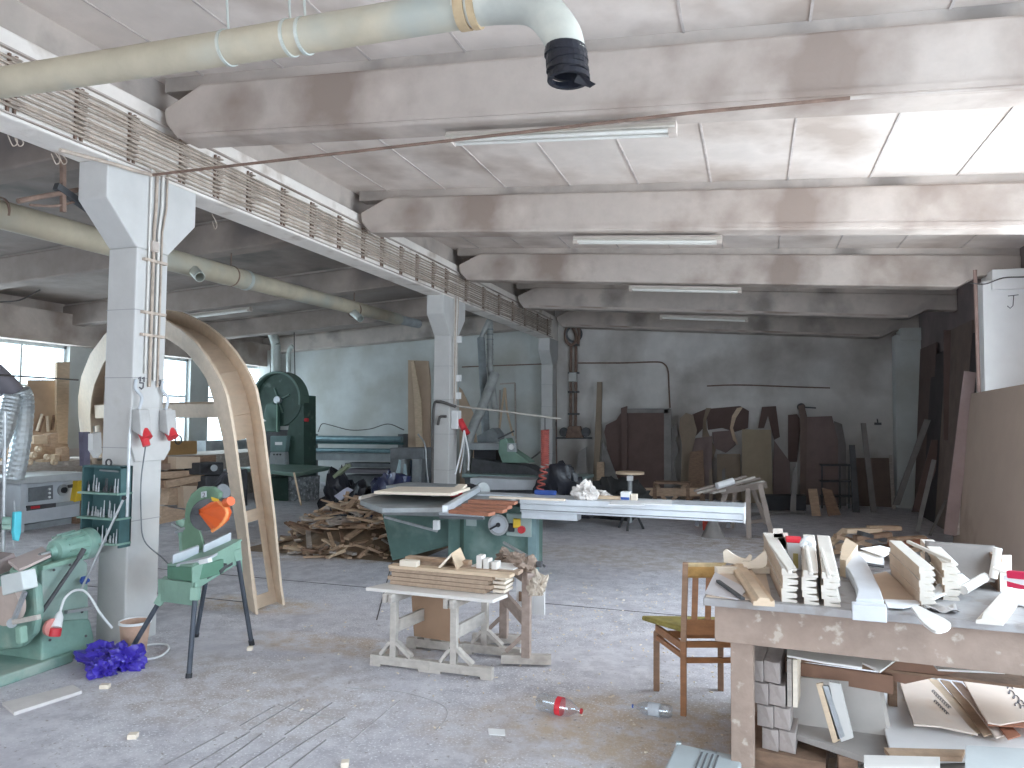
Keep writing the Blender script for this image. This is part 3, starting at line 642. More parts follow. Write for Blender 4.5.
# drill cabinet on the column
t = thing('drill_cabinet', 'open dark teal wall cabinet with drill bits standing on three shelves', 'cabinet', (-4.5, 4.25, .73))
x0, x1, y0, y1 = -4.70, -4.335, 4.19, 4.325
MB().box(x0, x1, y1-.012, y1, .73, 1.31).build('back_panel', teal, t)
for q in ((x0, x0+.012), (x1-.012, x1)): MB().box(q[0], q[1], y0+.03, y1, .73, 1.31).build('side_panel', teal, t)
MB().box(x0, x1, y0+.03, y1, 1.30, 1.315).build('top_panel', teal, t)
for z in (.75, .93, 1.11): MB().box(x0-.005, x1+.005, y0, y1, z, z+.014).build('shelf', green, t)
MB().ring((-4.5, 4.26, 1.335), (-4.5, 4.268, 1.335), .03, .02, 14).build('hanging_ring', dark_metal, t)
MB().bar((-4.62, 4.30, 1.275), (-4.44, 4.30, 1.27), .008, .012).build('rail', steel, t)
k = 0
for z in (.765, .945, 1.125):
    for i in range(13):
        x = x0+.03+i*.0255; hh = R.choice((.035, .05, .07, .10, .12)); hh = min(hh, .13); yy = y0+.03+R.random()*.04
        m = MB().tube([(x, yy, z), (x, yy, z+hh*.45), (x+.002, yy, z+hh*.5), (x+.003, yy, z+hh)], [.0075, .0075, .0045, .0035], 7)
        one(m, 'drill_bit', steel if R.random() < .7 else dark_metal, 'steel drill bit or cutter standing in the teal cabinet on the near column', 'drill bit', 'drill bits in the teal cabinet')
# grey spindle moulder in the left bay
XG = -10.0
t = thing('spindle_moulder', 'light grey spindle moulder with a dark control panel and a round dial, left bay', 'machine', (-10.4, 8.7, 0))
xtrace(MB(), [(24, 484), (84, 478), (81, 503), (23, 510)], XG, -.7).build('upper_body', grey_m, t, bevel=.015)
xtrace(MB(), [(24, 508), (80, 500), (80, 516), (20, 525)], XG+.06, -.76).build('lower_body', grey_m, t, bevel=.01)
xtrace(MB(), [(24, 525), (80, 516), (81, 524), (24, 533)], XG-.05, -.6).build('base', grey_mid, t)
xtrace(MB(), [(17, 478), (88, 472), (88, 480), (20, 484)], XG+.16, -.95).build('table', mat('cast_table', (.52, .54, .55), .5, .08, 4, .05, metal=.2), t, bevel=.008)
xtrace(MB(), [(21, 484), (27, 484), (24, 535), (19, 535)], XG+.10, -.3).build('side_post', grey_m, t)
xtrace(MB(), [(29, 488), (53, 485), (53, 499), (29, 502)], XG+.012, -.02).build('control_panel', grey_d, t)
xtrace(MB(), [(27, 506), (56, 503), (56, 507), (27, 511)], XG+.07, -.02).build('dark_badge', dark_metal, t)
xtrace(MB(), [(31, 506.5), (40, 505.5), (40, 508), (31, 509)], XG+.075, -.02).build('red_mark', red, t)
xtrace(MB(), [(56, 503), (79, 500.5), (79, 503.5), (56, 507)], XG+.068, -.02).build('grey_badge', grey_mid, t)
xtrace(MB(), [(68, 485), (74, 484), (74, 487.5), (68, 488)], XG+.012, -.02).build('small_badge', dark_metal, t)
c = U(62, 490, X=XG); MB().cyl(c-Vector((.01, 0, 0)), c+Vector((.03, 0, 0)), .085, 24).build('dial_rim', steel, t, smooth=40)
MB().cyl(c, c+Vector((.06, 0, 0)), .045, 16).build('dial_knob', black, t, smooth=40)
for i in range(3): q = U(49, 489+i*4, X=XG+.012); MB().cyl(q, q+Vector((.02, 0, 0)), .018, 10).build('button', white_pl, t)
one(xtrace(MB(), [(78, 481), (84, 480), (83, 500), (75, 502)], -9.9, -.25), 'yellow_container', yellow, 'yellow container behind the right end of the grey spindle moulder', 'container')
one(xtrace(MB(), [(78, 500), (82, 498), (86, 530), (76, 530)], -9.95, -.2), 'timber_stump', brown_wood, 'brown upright timber beside the grey spindle moulder', 'timber')
# clutter behind it
one(xtrace(MB(), [(28, 380), (57, 380), (57, 474), (28, 476)], -11.6, -.02), 'fibreboard_sheet', mdf, 'brown fibreboard sheet standing before the left windows', 'board')
one(xtrace(MB(), [(57, 362), (70, 362), (67, 462), (57, 464)], -11.4, -.05), 'wide_plank', pine, 'tall pale plank leaning beside the brown fibreboard sheet', 'plank')
one(xtrace(MB(), [(14, 446), (40, 441), (68, 444), (72, 478), (12, 480)], -11.3, -.3), 'workpiece_crate', tan_wood, 'tan crate of wooden parts on the bench behind the grey machine', 'crate')
for i, (x, y, w_, h_) in enumerate(((15, 467, 17, 11), (33, 466, 8, 12), (42, 460, 11, 16), (24, 450, 9, 9), (55, 455, 8, 18), (62, 448, 7, 16), (34, 436, 14, 8), (50, 434, 8, 12), (8, 470, 7, 10))):
    one(xtrace(MB(), [(x, y), (x+w_, y-1), (x+w_, y+h_), (x, y+h_)], -10.9+.05*(i % 3), -.14), 'wooden_block', tan_wood if i % 2 else pine, 'small wooden block in the pile behind the grey spindle moulder', 'block', 'wooden blocks behind the grey machine')
for i, (x, y) in enumerate(((32, 455), (28, 462), (18, 463), (46, 457), (53, 462), (37, 449))):
    c = U(x, y, X=-10.7); one(MB().ring(c, c+Vector((.05, 0, 0)), .05, .025, 14), 'turned_ring', pine, 'small wooden ring in the pile behind the grey spindle moulder', 'ring', 'wooden rings behind the grey machine')
for i, ((x, y), (x2, y2)) in enumerate((((44, 416), (39, 432)), ((47, 416), (48, 432)), ((54, 415), (52, 430)), ((42, 414), (37, 431)))):
    one(MB().tube([U(x, y, X=-11.5), U(x2, y2, X=-11.5)], .022, 7), 'hung_template', pine_lt if i % 2 else brown_wood, 'short slim wooden piece hung on the brown fibreboard sheet', 'stick', 'pieces hung on the fibreboard sheet')
one(MB().box(-11.7, -9.6, 6.6, 9.9, .78, .84).box(-9.75, -9.65, 6.7, 6.8, 0, .8).box(-11.6, -11.5, 9.7, 9.8, 0, .8).box(-11.6, -11.5, 6.7, 6.8, 0, .8), 'side_bench', old_wood, 'weathered side bench behind the grey spindle moulder', 'bench') if False else None
one(MB().box(-11.75, -10.75, 6.2, 10.4, .0, .92), 'low_cabinet', old_wood, 'long weathered cabinet under the left windows', 'cabinet')
# flexible silver ducts
for i, pts in enumerate(([(-8, 372), (4, 383), (12, 392), (15, 398)], )):
    one(MB().tube(smoothpath([U(x, y, X=-8.6) for x, y in pts], 5), .13, 14), 'dark_hood', mat('purple_grey_steel', (.26, .24, .27), .5, .1, 4, .05, metal=.3), 'dark sheet hood above the silver flexible ducts at the left edge', 'hood', smooth=50)
for i, pts in enumerate(([(20, 390), (24, 400), (23, 425), (19, 455), (14, 480)], [(13, 396), (8, 415), (1, 438), (-8, 455)])):
    t = thing('flexible_duct', ('silver flexible duct dropping straight down at the left edge', 'silver flexible duct slanting out of the picture at the left edge')[i], 'duct', U(*pts[-1], X=-8.5), 'silver flexible ducts')
    P = smoothpath([U(x, y, X=-8.5+.02*i) for x, y in pts], 10); rr = [.105+.006*(k % 2) for k in range(len(P))]
    MB().tube(P, rr, 16).build('hose', mat('silver_foil', (.62, .66, .68), .35, .1, 5, .05, metal=.6), t)
one(MB().tube([U(0, 375, X=-8.3), U(78, 380, X=-8.9)], .012, 6), 'stretched_cable', cable_d, 'dark cable stretched in front of the left windows', 'cable')
one(MB().tube(smoothpath([U(0, 302, X=-9.5), U(20, 300, X=-9.5), U(40, 290, X=-9.5)], 5), .01, 6), 'stretched_cable', cable_d, 'dark cable sagging from the roof at the upper left edge', 'cable')
one(xtrace(MB(), [(83, 432), (90, 432), (90, 466), (84, 466)], -5.6, -.05), 'hanging_strap', mat('purple_grey_cloth', (.13, .12, .17), .9, .2, 6, .2), 'dark purple grey strap hanging beside the arch foot above the drill cabinet', 'strap')
one(xtrace(MB(), [(93, 434), (101, 432), (102, 452), (98, 458), (93, 450)], -4.95, -.05), 'wall_switch', white_pl, 'white switch box left of the near column at the arch leg', 'switch')
# things seen under the arch: shelves of wood in the left bay
one(MB().box(-11.6, -10.5, 10.6, 15.2, 0, .90), 'window_bench', old_wood, 'far weathered bench under the windows seen beneath the arch', 'bench')
one(xtrace(MB(), [(165, 441), (197, 441), (197, 454), (165, 456)], -10.6, -.5), 'orange_box', mat('orange_brown_crate', (.42, .24, .10), .8, .1, 5, .1), 'orange brown wooden box on the far bench under the left windows', 'box')
one(MB().ring(U(178, 440, X=-10.6), U(178, 440, X=-10.6)+Vector((.02, 0, 0)), .09, .075, 18), 'box_handle', dark_metal, 'round dark handle hoop standing behind the orange brown box', 'hoop')
t = thing('timber_rack', 'rack of stacked brown boards and dark planks in the left bay behind the near column', 'rack', (-7.5, 8.5, 0))
for i, (a, b, c, d, mm) in enumerate(((160, 455, 216, 462, brown_wood), (160, 462, 200, 468, mdf_dk), (160, 470, 200, 477, tan_wood), (160, 478, 206, 486, brown_wood))):
    xtrace(MB(), [(a, b+2), (c, b), (c, d), (a, d+2)], -8.2+.05*i, -.45).build('plank', mm, t)
for x in (164, 190): xtrace(MB(), [(x, 458), (x+4, 458), (x+4, 512), (x, 514)], -8.3, -.1).build('upright', old_wood, t)
one(xtrace(MB(), [(176, 457), (200, 457), (200, 468), (176, 469)], -8.05, -.2), 'cardboard_box', card_m, 'open cardboard box on the timber rack in the left bay', 'box')
one(xtrace(MB(), [(166, 481), (204, 474), (206, 480), (167, 488)], -8.0, -.12), 'long_board', tan_wood, 'tan board lying slanted across the timber rack', 'board')
one(xtrace(MB(), [(170, 488), (180, 488), (182, 505), (168, 505)], -8.1, -.15), 'upright_offcut', tan_wood, 'tan offcut standing under the timber rack', 'offcut')
one(xtrace(MB(), [(183, 486), (197, 486), (196, 508), (184, 508)], -8.0, -.12), 'cardboard_sheet', card_m, 'cardboard sheet standing under the timber rack behind the mitre saw', 'cardboard')
one(xtrace(MB(), [(162, 506), (196, 512), (180, 520), (160, 524)], -7.6, -.4), 'crate_of_sticks', tan_wood, 'low heap of sticks on the floor under the timber rack', 'heap')
t = thing('old_motor', 'black iron machine parts stacked in the left bay behind the mitre saw', 'machine', U(216, 500, Z=0))
for (x, y, w_, h_) in ((200, 463, 24, 12), (206, 476, 16, 14), (222, 472, 7, 22), (226, 470, 22, 36)):
    xtrace(MB(), [(x, y), (x+w_, y-1), (x+w_, y+h_), (x, y+h_)], -7.9, -.3).build('iron_block', dark_metal, t, bevel=.02)
MB().cyl(U(214, 468, X=-7.85), U(214, 468, X=-7.6), .05, 12).build('pulley', grey_mid, t, smooth=40)
one(xtrace(MB(), [(206, 441), (246, 440), (248, 486), (206, 490)], -11.9, -.3), 'grey_locker', grey_mid, 'grey locker under the far left window seen through the arch leg', 'locker')
# green bandsaw
YB_ = 13.3
t = thing('bandsaw', 'tall dark green bandsaw with a big round wheel cover near the back left corner', 'bandsaw', (-9.5, 13.4, 0))
c = U(279, 400, Y=YB_); rw = (U(302, 400, Y=YB_).x-U(256, 400, Y=YB_).x)/2
MB().cyl(c, c+Vector((0, .18, 0)), rw*.97, 40).build('wheel', green_dk, t, smooth=40)
m = MB(); A0 = arc(c, (1, 0, 0), (0, 0, 1), rw*1.06, math.radians(-10), math.radians(190), 26); A1 = arc(c, (1, 0, 0), (0, 0, 1), rw*.98, math.radians(-10), math.radians(190), 26)
vs = [];
for p, q in zip(A0, A1): vs += [p+Vector((0, -.12, 0)), q+Vector((0, -.12, 0)), p+Vector((0, .2, 0)), q+Vector((0, .2, 0))]
fs = []
for i in range(len(A0)-1):
    a, b = 4*i, 4*i+4; fs += [(a, b, b+1, a+1), (a+2, a+3, b+3, b+2), (a, a+2, b+2, b), (a+1, b+1, b+3, a+3)]
m.add(vs, fs).build('wheel_rim', mat('rim_green', (.10, .17, .14), .5, .1, 5, .05), t, smooth=40)
MB().cyl(c+Vector((0, -.08, -.0)), c+Vector((0, .0, 0)), .08, 16).build('hub', steel, t, smooth=40)
for k in range(4): q = k*PI/2+.4; MB().bar(c+Vector((0, -.01, 0)), c+Vector((math.cos(q)*rw*.5, -.01, math.sin(q)*rw*.5)), .03, .05, (0, 1, 0)).build('spoke', MATS['rim_green'], t)
ptrace(MB(), [(293, 400), (303, 396), (304, 395), (304, 500), (288, 500), (286, 440)], YB_+.02, .45).build('frame', green_dk, t, bevel=.03)
ptrace(MB(), [(266, 404), (272, 402), (277, 405), (277, 432), (265, 432), (262, 420)], YB_-.1, .12).build('guide_cover', mat('cover_green', (.07, .14, .11), .5, .1, 5, .05), t, bevel=.02)
MB().tube([U(277, 402, Y=YB_-.1), U(277, 432, Y=YB_-.1)], .012, 6).build('blade_guard', green_lt, t)
ptrace(MB(), [(260, 430), (290, 430), (290, 470), (258, 470)], YB_+.2, .25).build('lower_frame', dark_metal, t)
ptrace(MB(), [(270, 436), (287, 436), (285, 452), (270, 452)], YB_-.12, .15).build('switch_panel', mat('grey_green_panel', (.14, .22, .22), .6, .1, 5, .05), t, bevel=.02)
ptrace(MB(), [(275, 442), (282, 442), (282, 445), (275, 445)], YB_-.13, .02).build('badge', white_pl, t)
ptrace(MB(), [(270, 452), (285, 452), (286, 469), (267, 469)], YB_-.1, .15).build('guide_post', grey_mid, t, bevel=.02)
for i in range(3): MB().cyl(U(274+i*3.2, 454.5, Y=YB_-.1), U(274+i*3.2, 454.5, Y=YB_-.12), .02, 8).build('bolt', dark_metal, t)
tb = MB(); q = [U(240, 471, Z=.62), U(296, 477, Z=.62), U(330, 470, Z=.62), U(285, 466, Z=.62)]
tb.ext(q, (0, 0, .07)).build('table', mat('table_green', (.11, .18, .145), .5, .1, 5, .05), t, bevel=.01)
ptrace(MB(), [(252, 477), (287, 477), (287, 505), (262, 507), (255, 500)], 12.75, .6, ).build('base_cabinet', green_dk, t, bevel=.03)
ptrace(MB(), [(286, 477), (306, 477), (305, 502), (286, 505)], 12.8, .5).build('side_cabinet', mat('speckled_grey', (.20, .21, .22), .7, .5, 12, .1, spots=(14, .55, .62, (.42, .44, .46))), t)
MB().cyl(U(305, 420, Y=YB_), U(308, 420, Y=YB_), .04, 10).build('stop_button', red, t)
one(MB().ext([U(x, y, Y=13.0) for x, y in ((257, 410), (262, 418), (266, 421), (262, 422), (264, 427), (258, 424))], (0, .01, 0)), 'white_rag', white_pl, 'scrap of white paper stuck by the bandsaw wheel', 'rag')
# table-side clutter behind the saw
t = thing('roller_conveyor', 'long blue grey machine with horizontal rollers standing along the back wall', 'machine', (-9.2, 15.9, 0))
yc = 15.6
for (a, b) in ((436, 441), (448, 452)):
    p = U(303, (a+b)/2, Y=yc); q = U(402, (a+b)/2+1.0, Y=yc); MB().cyl(p, q, .075 if a < 440 else .055, 14).build('roller', mat('blue_steel', (.22, .33, .36), .4, .15, 5, .05, metal=.5), t, smooth=50)
    MB().bar(p+Vector((0, .1, -.1)), q+Vector((0, .1, -.1)), .06, .05).build('beam', mat('deep_teal_paint', (.05, .12, .12), .5, .1, 5, .05), t)
for (y0_, y1_, mm) in ((453, 461, grey_mid), (463, 468, grey_d), (469, 474, mat('violet_grey_panel', (.20, .18, .20), .6, .1, 5, .05)), (475, 490, grey_d)):
    x0_ = 303 if y0_ < 460 else 345
    ptrace(MB(), [(x0_, y0_), (404, y0_+1), (404, y1_), (x0_, y1_-1)], yc+.05+(.12 if y0_ == 475 else 0), .5).build('rail_panel', mm, t)
for x in (306, 398): ptrace(MB(), [(x, 434), (x+5, 434), (x+5, 500), (x, 499)], yc+.1, .3).build('end_post', grey_d, t)
one(MB().tube(smoothpath([U(x, y, Y=16.2) for x, y in ((318, 432), (322, 424), (330, 425), (350, 430), (370, 429), (388, 424), (404, 430))], 5), .012, 6), 'loose_cable', cable_d, 'dark cable lying in waves along the back wall above the rollers', 'cable')
one(ptrace(MB(), [(408, 360), (428, 361), (430, 380), (430, 500), (408, 499)], 15.7, .06), 'brown_sheet', mdf, 'tall brown panel leaning on the back wall left of the middle column', 'panel')
one(ptrace(MB(), [(411, 362), (414, 361), (421, 400), (425, 500), (418, 500), (414, 400)], 15.6, .04), 'wood_strip', pine, 'paler bowed wood strip in front of the tall brown panel', 'strip')
t = thing('grey_press', 'dark grey steel box machine on legs left of the middle column', 'machine', (-5.8, 12.2, 0))
ptrace(MB(), [(390, 448), (424, 448), (424, 459), (390, 459)], 12.0, .5).build('top_box', grey_d, t, bevel=.01)
for x, w_ in ((390, 8), (398, 6), (412, 7), (419, 6)): pbox(MB(), x, 459, x+w_, 500, 12.05+.1*(x % 2), .3, zmin=.002).build('leg', grey_mid if x in (398, 412) else grey_d, t)
ptrace(MB(), [(398, 460), (412, 460), (412, 485), (398, 485)], 12.3, .05).build('inner_panel', mat('blue_dark', (.08, .12, .16), .6, .1, 5, 0), t)
one(MB().tube(smoothpath([U(x, y, Y=11.8) for x, y in ((418, 434), (425, 445), (427, 470), (433, 521))], 5), .014, 6), 'bent_pipe', steel, 'thin bent pipe standing in front of the grey steel box machine', 'pipe')
for i, (x, y) in enumerate(((400, 462), (405, 466))):
    one(MB().tube([U(x, y-2, Y=11.9), U(x-4+4*i, 488, Y=11.9)], [.02, .07], 8), 'plastic_sleeve', mat('pale_blue_film', (.40, .52, .56), .5, .1, 5, .1), 'pale blue plastic sleeve hanging in the grey steel box machine', 'sleeve', 'pale blue plastic sleeves')
# ================================================================== MIDDLE
# mitre saw on its stand
G1, G2, G3, G4 = Vector((-3.47, 3.97, 0)), Vector((-4.14, 4.12, 0)), Vector((-3.53, 4.68, 0)), Vector((-4.06, 4.71, 0))
t = thing('mitre_saw_stand', 'green steel saw stand on four thin dark legs in front of the arch frame', 'stand', (-3.8, 4.35, 0))
tops = [U(195, 600, Y=4.03), U(158, 604, Y=4.2), U(238, 560, Y=4.58), U(207, 575, Y=4.65)]
legm = mat('blue_black_tube', (.07, .08, .10), .5, .2, 6, .05, metal=.3)
for g, tp in zip((G1, G2, G3, G4), tops):
    lg = MB().tube([g+Vector((0, 0, .0)), tp], .017, 10).build('leg', legm, t, smooth=60)
    MB().cyl(g, g+(tp-g)*.06, .021, 10).build('rubber_foot', black, lg, smooth=60)
    MB().bar(tp, tp+(tp-g).normalized()*.08, .05, .05).build('leg_bracket', green_lt, lg)
q = [U(193, 568, Y=4.03), U(192, 590, Y=4.03), U(196, 596, Y=4.03), U(198, 586, Y=4.05), U(240, 565, Y=4.6), U(245, 558, Y=4.62), U(241, 541, Y=4.62)]
pn = Vector((-3.49, 4.03, .7)); nn = (q[-1]-q[0]).cross(q[1]-q[0]).normalized()
def SN(x, y): return UN(x, y, q[0], nn)
MB().ext([SN(*p) for p in ((193, 567), (193, 603), (198, 606), (199, 588), (236, 565), (243, 573), (241, 541))], -nn*.012 if nn.x > 0 else nn*.012).build('long_side_panel', green_lt, t, bevel=.003)
MB().ext([SN(*p)+Vector((.004, 0, 0)) for p in ((206, 577), (232, 562), (232, 565), (207, 579))], (.002, 0, 0)).build('slot', dark_metal, t)
MB().bar(SN(216, 572)+Vector((.02, 0, 0)), SN(223, 565)+Vector((.02, 0, 0)), .03, .03).build('lock_lever', dark_metal, t)
MB().ext([U(158, 579, Y=4.2), U(195, 583, Y=4.03), U(194, 606, Y=4.03), U(158, 601, Y=4.2)], (.01, .012, 0)).build('end_panel', green_lt, t)
MB().ext([U(158, 582, Y=4.2), U(194, 589, Y=4.03), U(196, 583, Y=4.2), U(165, 577, Y=4.35)], (0, 0, .008)).build('tray', green_lt, t)
MB().ext([U(167, 566, Y=4.15), U(193, 567, Y=4.05), U(193, 582, Y=4.05), U(167, 579, Y=4.15)], (.0, .30, 0)).build('motor_box', mat('deep_mitre_green', (.10, .22, .15), .5, .1, 5, .05), t, bevel=.006)
MB().ext([U(167, 566, Y=4.15), U(193, 567, Y=4.05), U(242, 541, Y=4.62), U(214, 541, Y=4.72)], (0, 0, .014)).build('top_casting', green_lt, t, bevel=.003)
fence_m = mat('cast_aluminium', (.55, .58, .62), .5, .08, 6, .05, metal=.3)
tb = thing('mitre_saw', 'chop saw with orange blade guard raised above the green stand', 'saw', U(200, 555, Y=4.4))
for (a, b, h1) in ((U(173, 564, Y=4.1), U(199, 556, Y=4.35), .075), (U(204, 555, Y=4.35), U(231, 544, Y=4.62), .085)):
    MB().ext([a, b, b+Vector((0, 0, h1)), a+Vector((0, 0, h1*.8))], (-.03, .02, 0)).build('fence', fence_m, tb, bevel=.004)
MB().ext([U(176, 567, Y=4.1), U(206, 562, Y=4.1), U(232, 547, Y=4.62), U(205, 552, Y=4.6)], (0, 0, .018)).build('table', fence_m, tb, bevel=.004)
MB().bar(U(201, 562, Y=4.12), U(210, 560, Y=4.12), .04, .03).build('scale_plate', white_pl, tb)
MB().tube([U(186, 556, Y=4.5), U(184, 540, Y=4.5), U(180, 520, Y=4.5)], [.045, .035, .03], 8).tube([U(193, 555, Y=4.5), U(193, 540, Y=4.5), U(186, 527, Y=4.5)], [.03, .025, .02], 8).build('pivot_arm', green_lt, tb, smooth=50)
c = U(201, 512, Y=4.42); ax = Vector((.72, -.62, .28)).normalized(); u = ax.cross(Vector((0, 0, 1))).normalized(); v = u.cross(ax)
prof = [c+u*.165*math.cos(a)+v*.165*math.sin(a) for a in [math.radians(k) for k in range(-20, 236, 16)]]
gg = mat('guard_green', (.15, .25, .17), .5, .12, 5, .05)
MB().ext([U(x, y, Y=4.42) for x, y in ((184, 517), (186, 504), (191, 494), (200, 487), (213, 487), (220, 493), (219, 499), (207, 503), (199, 511), (195, 521), (188, 524))], (-.02, .06, 0)).build('upper_guard', gg, tb, bevel=.01)
MB().ext([U(x, y, Y=4.44) for x, y in ((185, 518), (195, 517), (199, 530), (204, 545), (201, 558), (183, 558), (181, 540))], (-.02, .04, 0)).build('saw_arm', gg, tb, bevel=.01)
c = U(207, 515, Y=4.40); MB().cyl(c, c+Vector((-.01, .006, 0)), .115, 28).build('saw_blade', dark_metal, tb, smooth=40)
hub = U(197, 511, Y=4.34); rimp = [U(x, y, Y=4.30) for x, y in ((211, 502), (218, 502), (224, 506), (227, 513), (224, 521), (218, 527), (212, 531))]
m = MB(); m.add([hub, hub+Vector((0, .02, 0))]+[v+Vector((0, -.02*(i % 2), 0)) for i, v in enumerate(rimp)]+[v+Vector((.0, .05, 0)) for v in rimp], [])
n_ = len(rimp); m.f += [(0, 2+i, 3+i) for i in range(n_-1)]+[(1, 3+n_+i, 2+n_+i) for i in range(n_-1)]+[(2+i, 2+n_+i, 3+n_+i, 3+i) for i in range(n_-1)]+[(0, 1, 2+n_, 2), (0, 1+n_, 1+2*n_, 1)]
m.build('blade_guard', orange, tb)
MB().tube(smoothpath(rimp[1:], 4), .013, 8).build('guard_rim', mat('bright_orange', (.85, .30, .10), .4, .05, 6, 0), tb, smooth=60)
MB().cyl(U(226, 503, Y=4.30), U(231, 501, Y=4.28), .032, 14).build('guard_knob', orange, tb, smooth=40)
MB().cyl(U(208, 500, Y=4.55), U(224, 491, Y=4.5), .055, 16).build('motor', grey_d, tb, smooth=40)
MB().bar(U(214, 488, Y=4.5), U(226, 472, Y=4.5), .03, .03).build('grip', black, tb, bevel=.006)
MB().ext([U(x, y, Y=4.35) for x, y in ((211, 497), (218, 499), (220, 503), (212, 501))], (.0, .005, 0)).build('yellow_sticker', yellow, tb)
MB().ext([U(x, y, Y=4.36) for x, y in ((201, 492), (206, 491), (206, 497), (201, 498))], (.0, .005, 0)).build('pale_sticker', grey_m, tb)
m = MB(); m.tube([U(x, y, Y=4.355) for x, y in ((202.5, 493), (204.5, 493), (204.5, 495), (202.5, 497), (205, 497))], .003, 5); m.build('sticker_mark', ink, tb)
MB().cyl(U(196, 512, Y=4.33), U(196, 512, Y=4.30), .02, 12).build('hub_knob', black, tb, smooth=40)
MB().tube([U(172, 524, Y=4.45), U(184, 531, Y=4.45)], .012, 6).tube([U(176, 532, Y=4.45), U(186, 528, Y=4.45)], .014, 6).build('handle', grey_mid, tb)
# saw stand's blue bag and bucket
t = thing('bucket', 'dusty clay coloured bucket standing at the foot of the near column', 'bucket', U(131, 654, Z=0))
c = U(134, 652, Z=0); rb = .10
MB().lathe([(rb*.78, 0), (rb*.80, .005), (rb*1.0, .20), (rb*1.05, .205), (rb*1.05, .215), (rb*.95, .215), (rb*.9, .17)], c, (0, 0, 1), 28).build('pail', earth, t, smooth=30)
MB().ring(c+Vector((0, 0, .205)), c+Vector((0, 0, .222)), rb*1.08, rb*.98, 28).build('rim', white_pl, t, smooth=30)
MB().cyl(c+Vector((0, 0, .16)), c+Vector((0, 0, .175)), rb*.93, 20).build('contents', paper, t)
one(MB().tube(smoothpath([U(x, y, Z=.012) for x, y in ((140, 660), (158, 657), (168, 650), (167, 645), (158, 644), (147, 645))], 6), .008, 8), 'white_hose', white_pl, 'white cable loop lying on the floor beside the bucket', 'cable', smooth=60)
c = U(110, 672, Z=0)+Vector((.0, .05, 0))
def bag(cx, name, m_, label, cat, rx, ry, rz, seed, freq=9):
    rr = random.Random(seed); ph = [rr.uniform(0, 6) for _ in range(8)]; bm = bmesh.new()
    bmesh.ops.create_icosphere(bm, subdivisions=4, radius=1)
    from mathutils import noise
    for v in bm.verts:
        d = v.co.normalized(); nsy = noise.noise(d*1.6+Vector((ph[0], ph[1], ph[2]))); n2 = abs(noise.noise(d*4.2+Vector((ph[3], ph[4], ph[5])))); n3 = abs(noise.noise(d*9+Vector((ph[5], ph[1], ph[6]))))
        k = 1+.55*nsy-.55*n2-.22*n3
        v.co = Vector((d.x*rx*k, d.y*ry*k, max(d.z*rz*k, -rz*.45)))
    zmin = min(v.co.z for v in bm.verts); q = MB(); q.v = [v.co+Vector((cx[0], cx[1], cx[2]-zmin)) for v in bm.verts]; q.f = [tuple(v.index for v in f.verts) for f in bm.faces]; bm.free()
    return one(q, name, m_, label, cat, smooth=40)
bg = bag(U(98, 668, Z=0)+Vector((0, .03, 0)), 'plastic_bag', purple_bag, 'crumpled violet plastic bag on the floor beside the near column', 'bag', .17, .12, .11, 5)
k = bag(U(125, 668, Z=0)+Vector((0, .0, 0)), 'bag_fold', purple_bag, 'x', 'bag', .15, .12, .12, 8)
k2 = bag(U(102, 676, Z=0)+Vector((0, .0, 0)), 'bag_fold', purple_bag, 'x', 'bag', .10, .08, .09, 11)
for q in (k, k2):
    del q['label']; del q['category']; q.location = q.location-bg.location; q.parent = bg
# band saw offcut pile
heap = MB()
def heapz(x, y): return max(0, .52*(1-((x+5.0)/.98)**2-((y-8.75)/.80)**2))
heap.grid(lambda a, b: Vector((-6.2+2.4*a, 7.85+1.8*b, max(.0, heapz(-6.2+2.4*a, 7.85+1.8*b)*.62+.012-.012*(abs(a-.5)*2)**2))), 24, 20)
o = one(heap, 'sawdust_heap', mat('sawdust', (.26, .18, .12), .95, .15, 12, .4), 'heap of sawdust and splinters under the offcut pile', 'heap', None, smooth=60); o['kind'] = 'stuff'
proto = None
for i in range(230):
    a = R.uniform(0, 2*PI); rad = R.random()**.62*1.08; x = -5.0+rad*math.cos(a)*.98; y = 8.7+rad*math.sin(a)*.80
    z = heapz(x, y)+.02; L_ = R.uniform(.16, .48); w_ = R.uniform(.035, .085); th = R.uniform(.018, .035)
    th_a = R.uniform(0, PI); tilt = R.uniform(-.42, .42); d = Vector((math.cos(th_a)*math.cos(tilt), math.sin(th_a)*math.cos(tilt), math.sin(tilt)))
    c = Vector((x, y, z+abs(d.z)*L_*.35)); a_, b_ = c-d*L_/2, c+d*L_/2
    mn = min(a_.z, b_.z)
    if mn < .02: a_.z += .02-mn; b_.z += .02-mn
    one(MB().bar(a_, b_, w_, th, (R.uniform(-.3, .3), R.uniform(-.3, .3), 1)), 'wood_offcut', (tan_wood, tan_wood, pine, brown_wood, old_wood)[i % 5], 'rough wood offcut in the firewood pile beside the bandsaw', 'offcut', 'offcuts in the firewood pile')
for i, (x, y) in enumerate(((395, 545), (415, 552), (385, 558), (350, 558), (330, 556))):
    p = U(x, y, Z=.02); one(MB().bar(p, p+Vector((R.uniform(-.3, .3), R.uniform(-.2, .2), .005)), .05, .02), 'wood_splinter', tan_wood, 'thin wood splinter lying on the floor in front of the firewood pile', 'splinter', 'splinters before the firewood pile')
one(MB().tube([U(294, 473, Y=9.6), U(301, 505, Y=9.2)], .014, 7), 'broom_stick', pine, 'thin pale stick poking up left of the firewood pile by the bin bags', 'stick')
b1 = bag(Vector((-5.95, 10.1, 0)), 'bin_bag', black_bag, 'black bin bag standing behind the firewood pile, left one of the pair', 'bag', .48, .35, .62, 21)
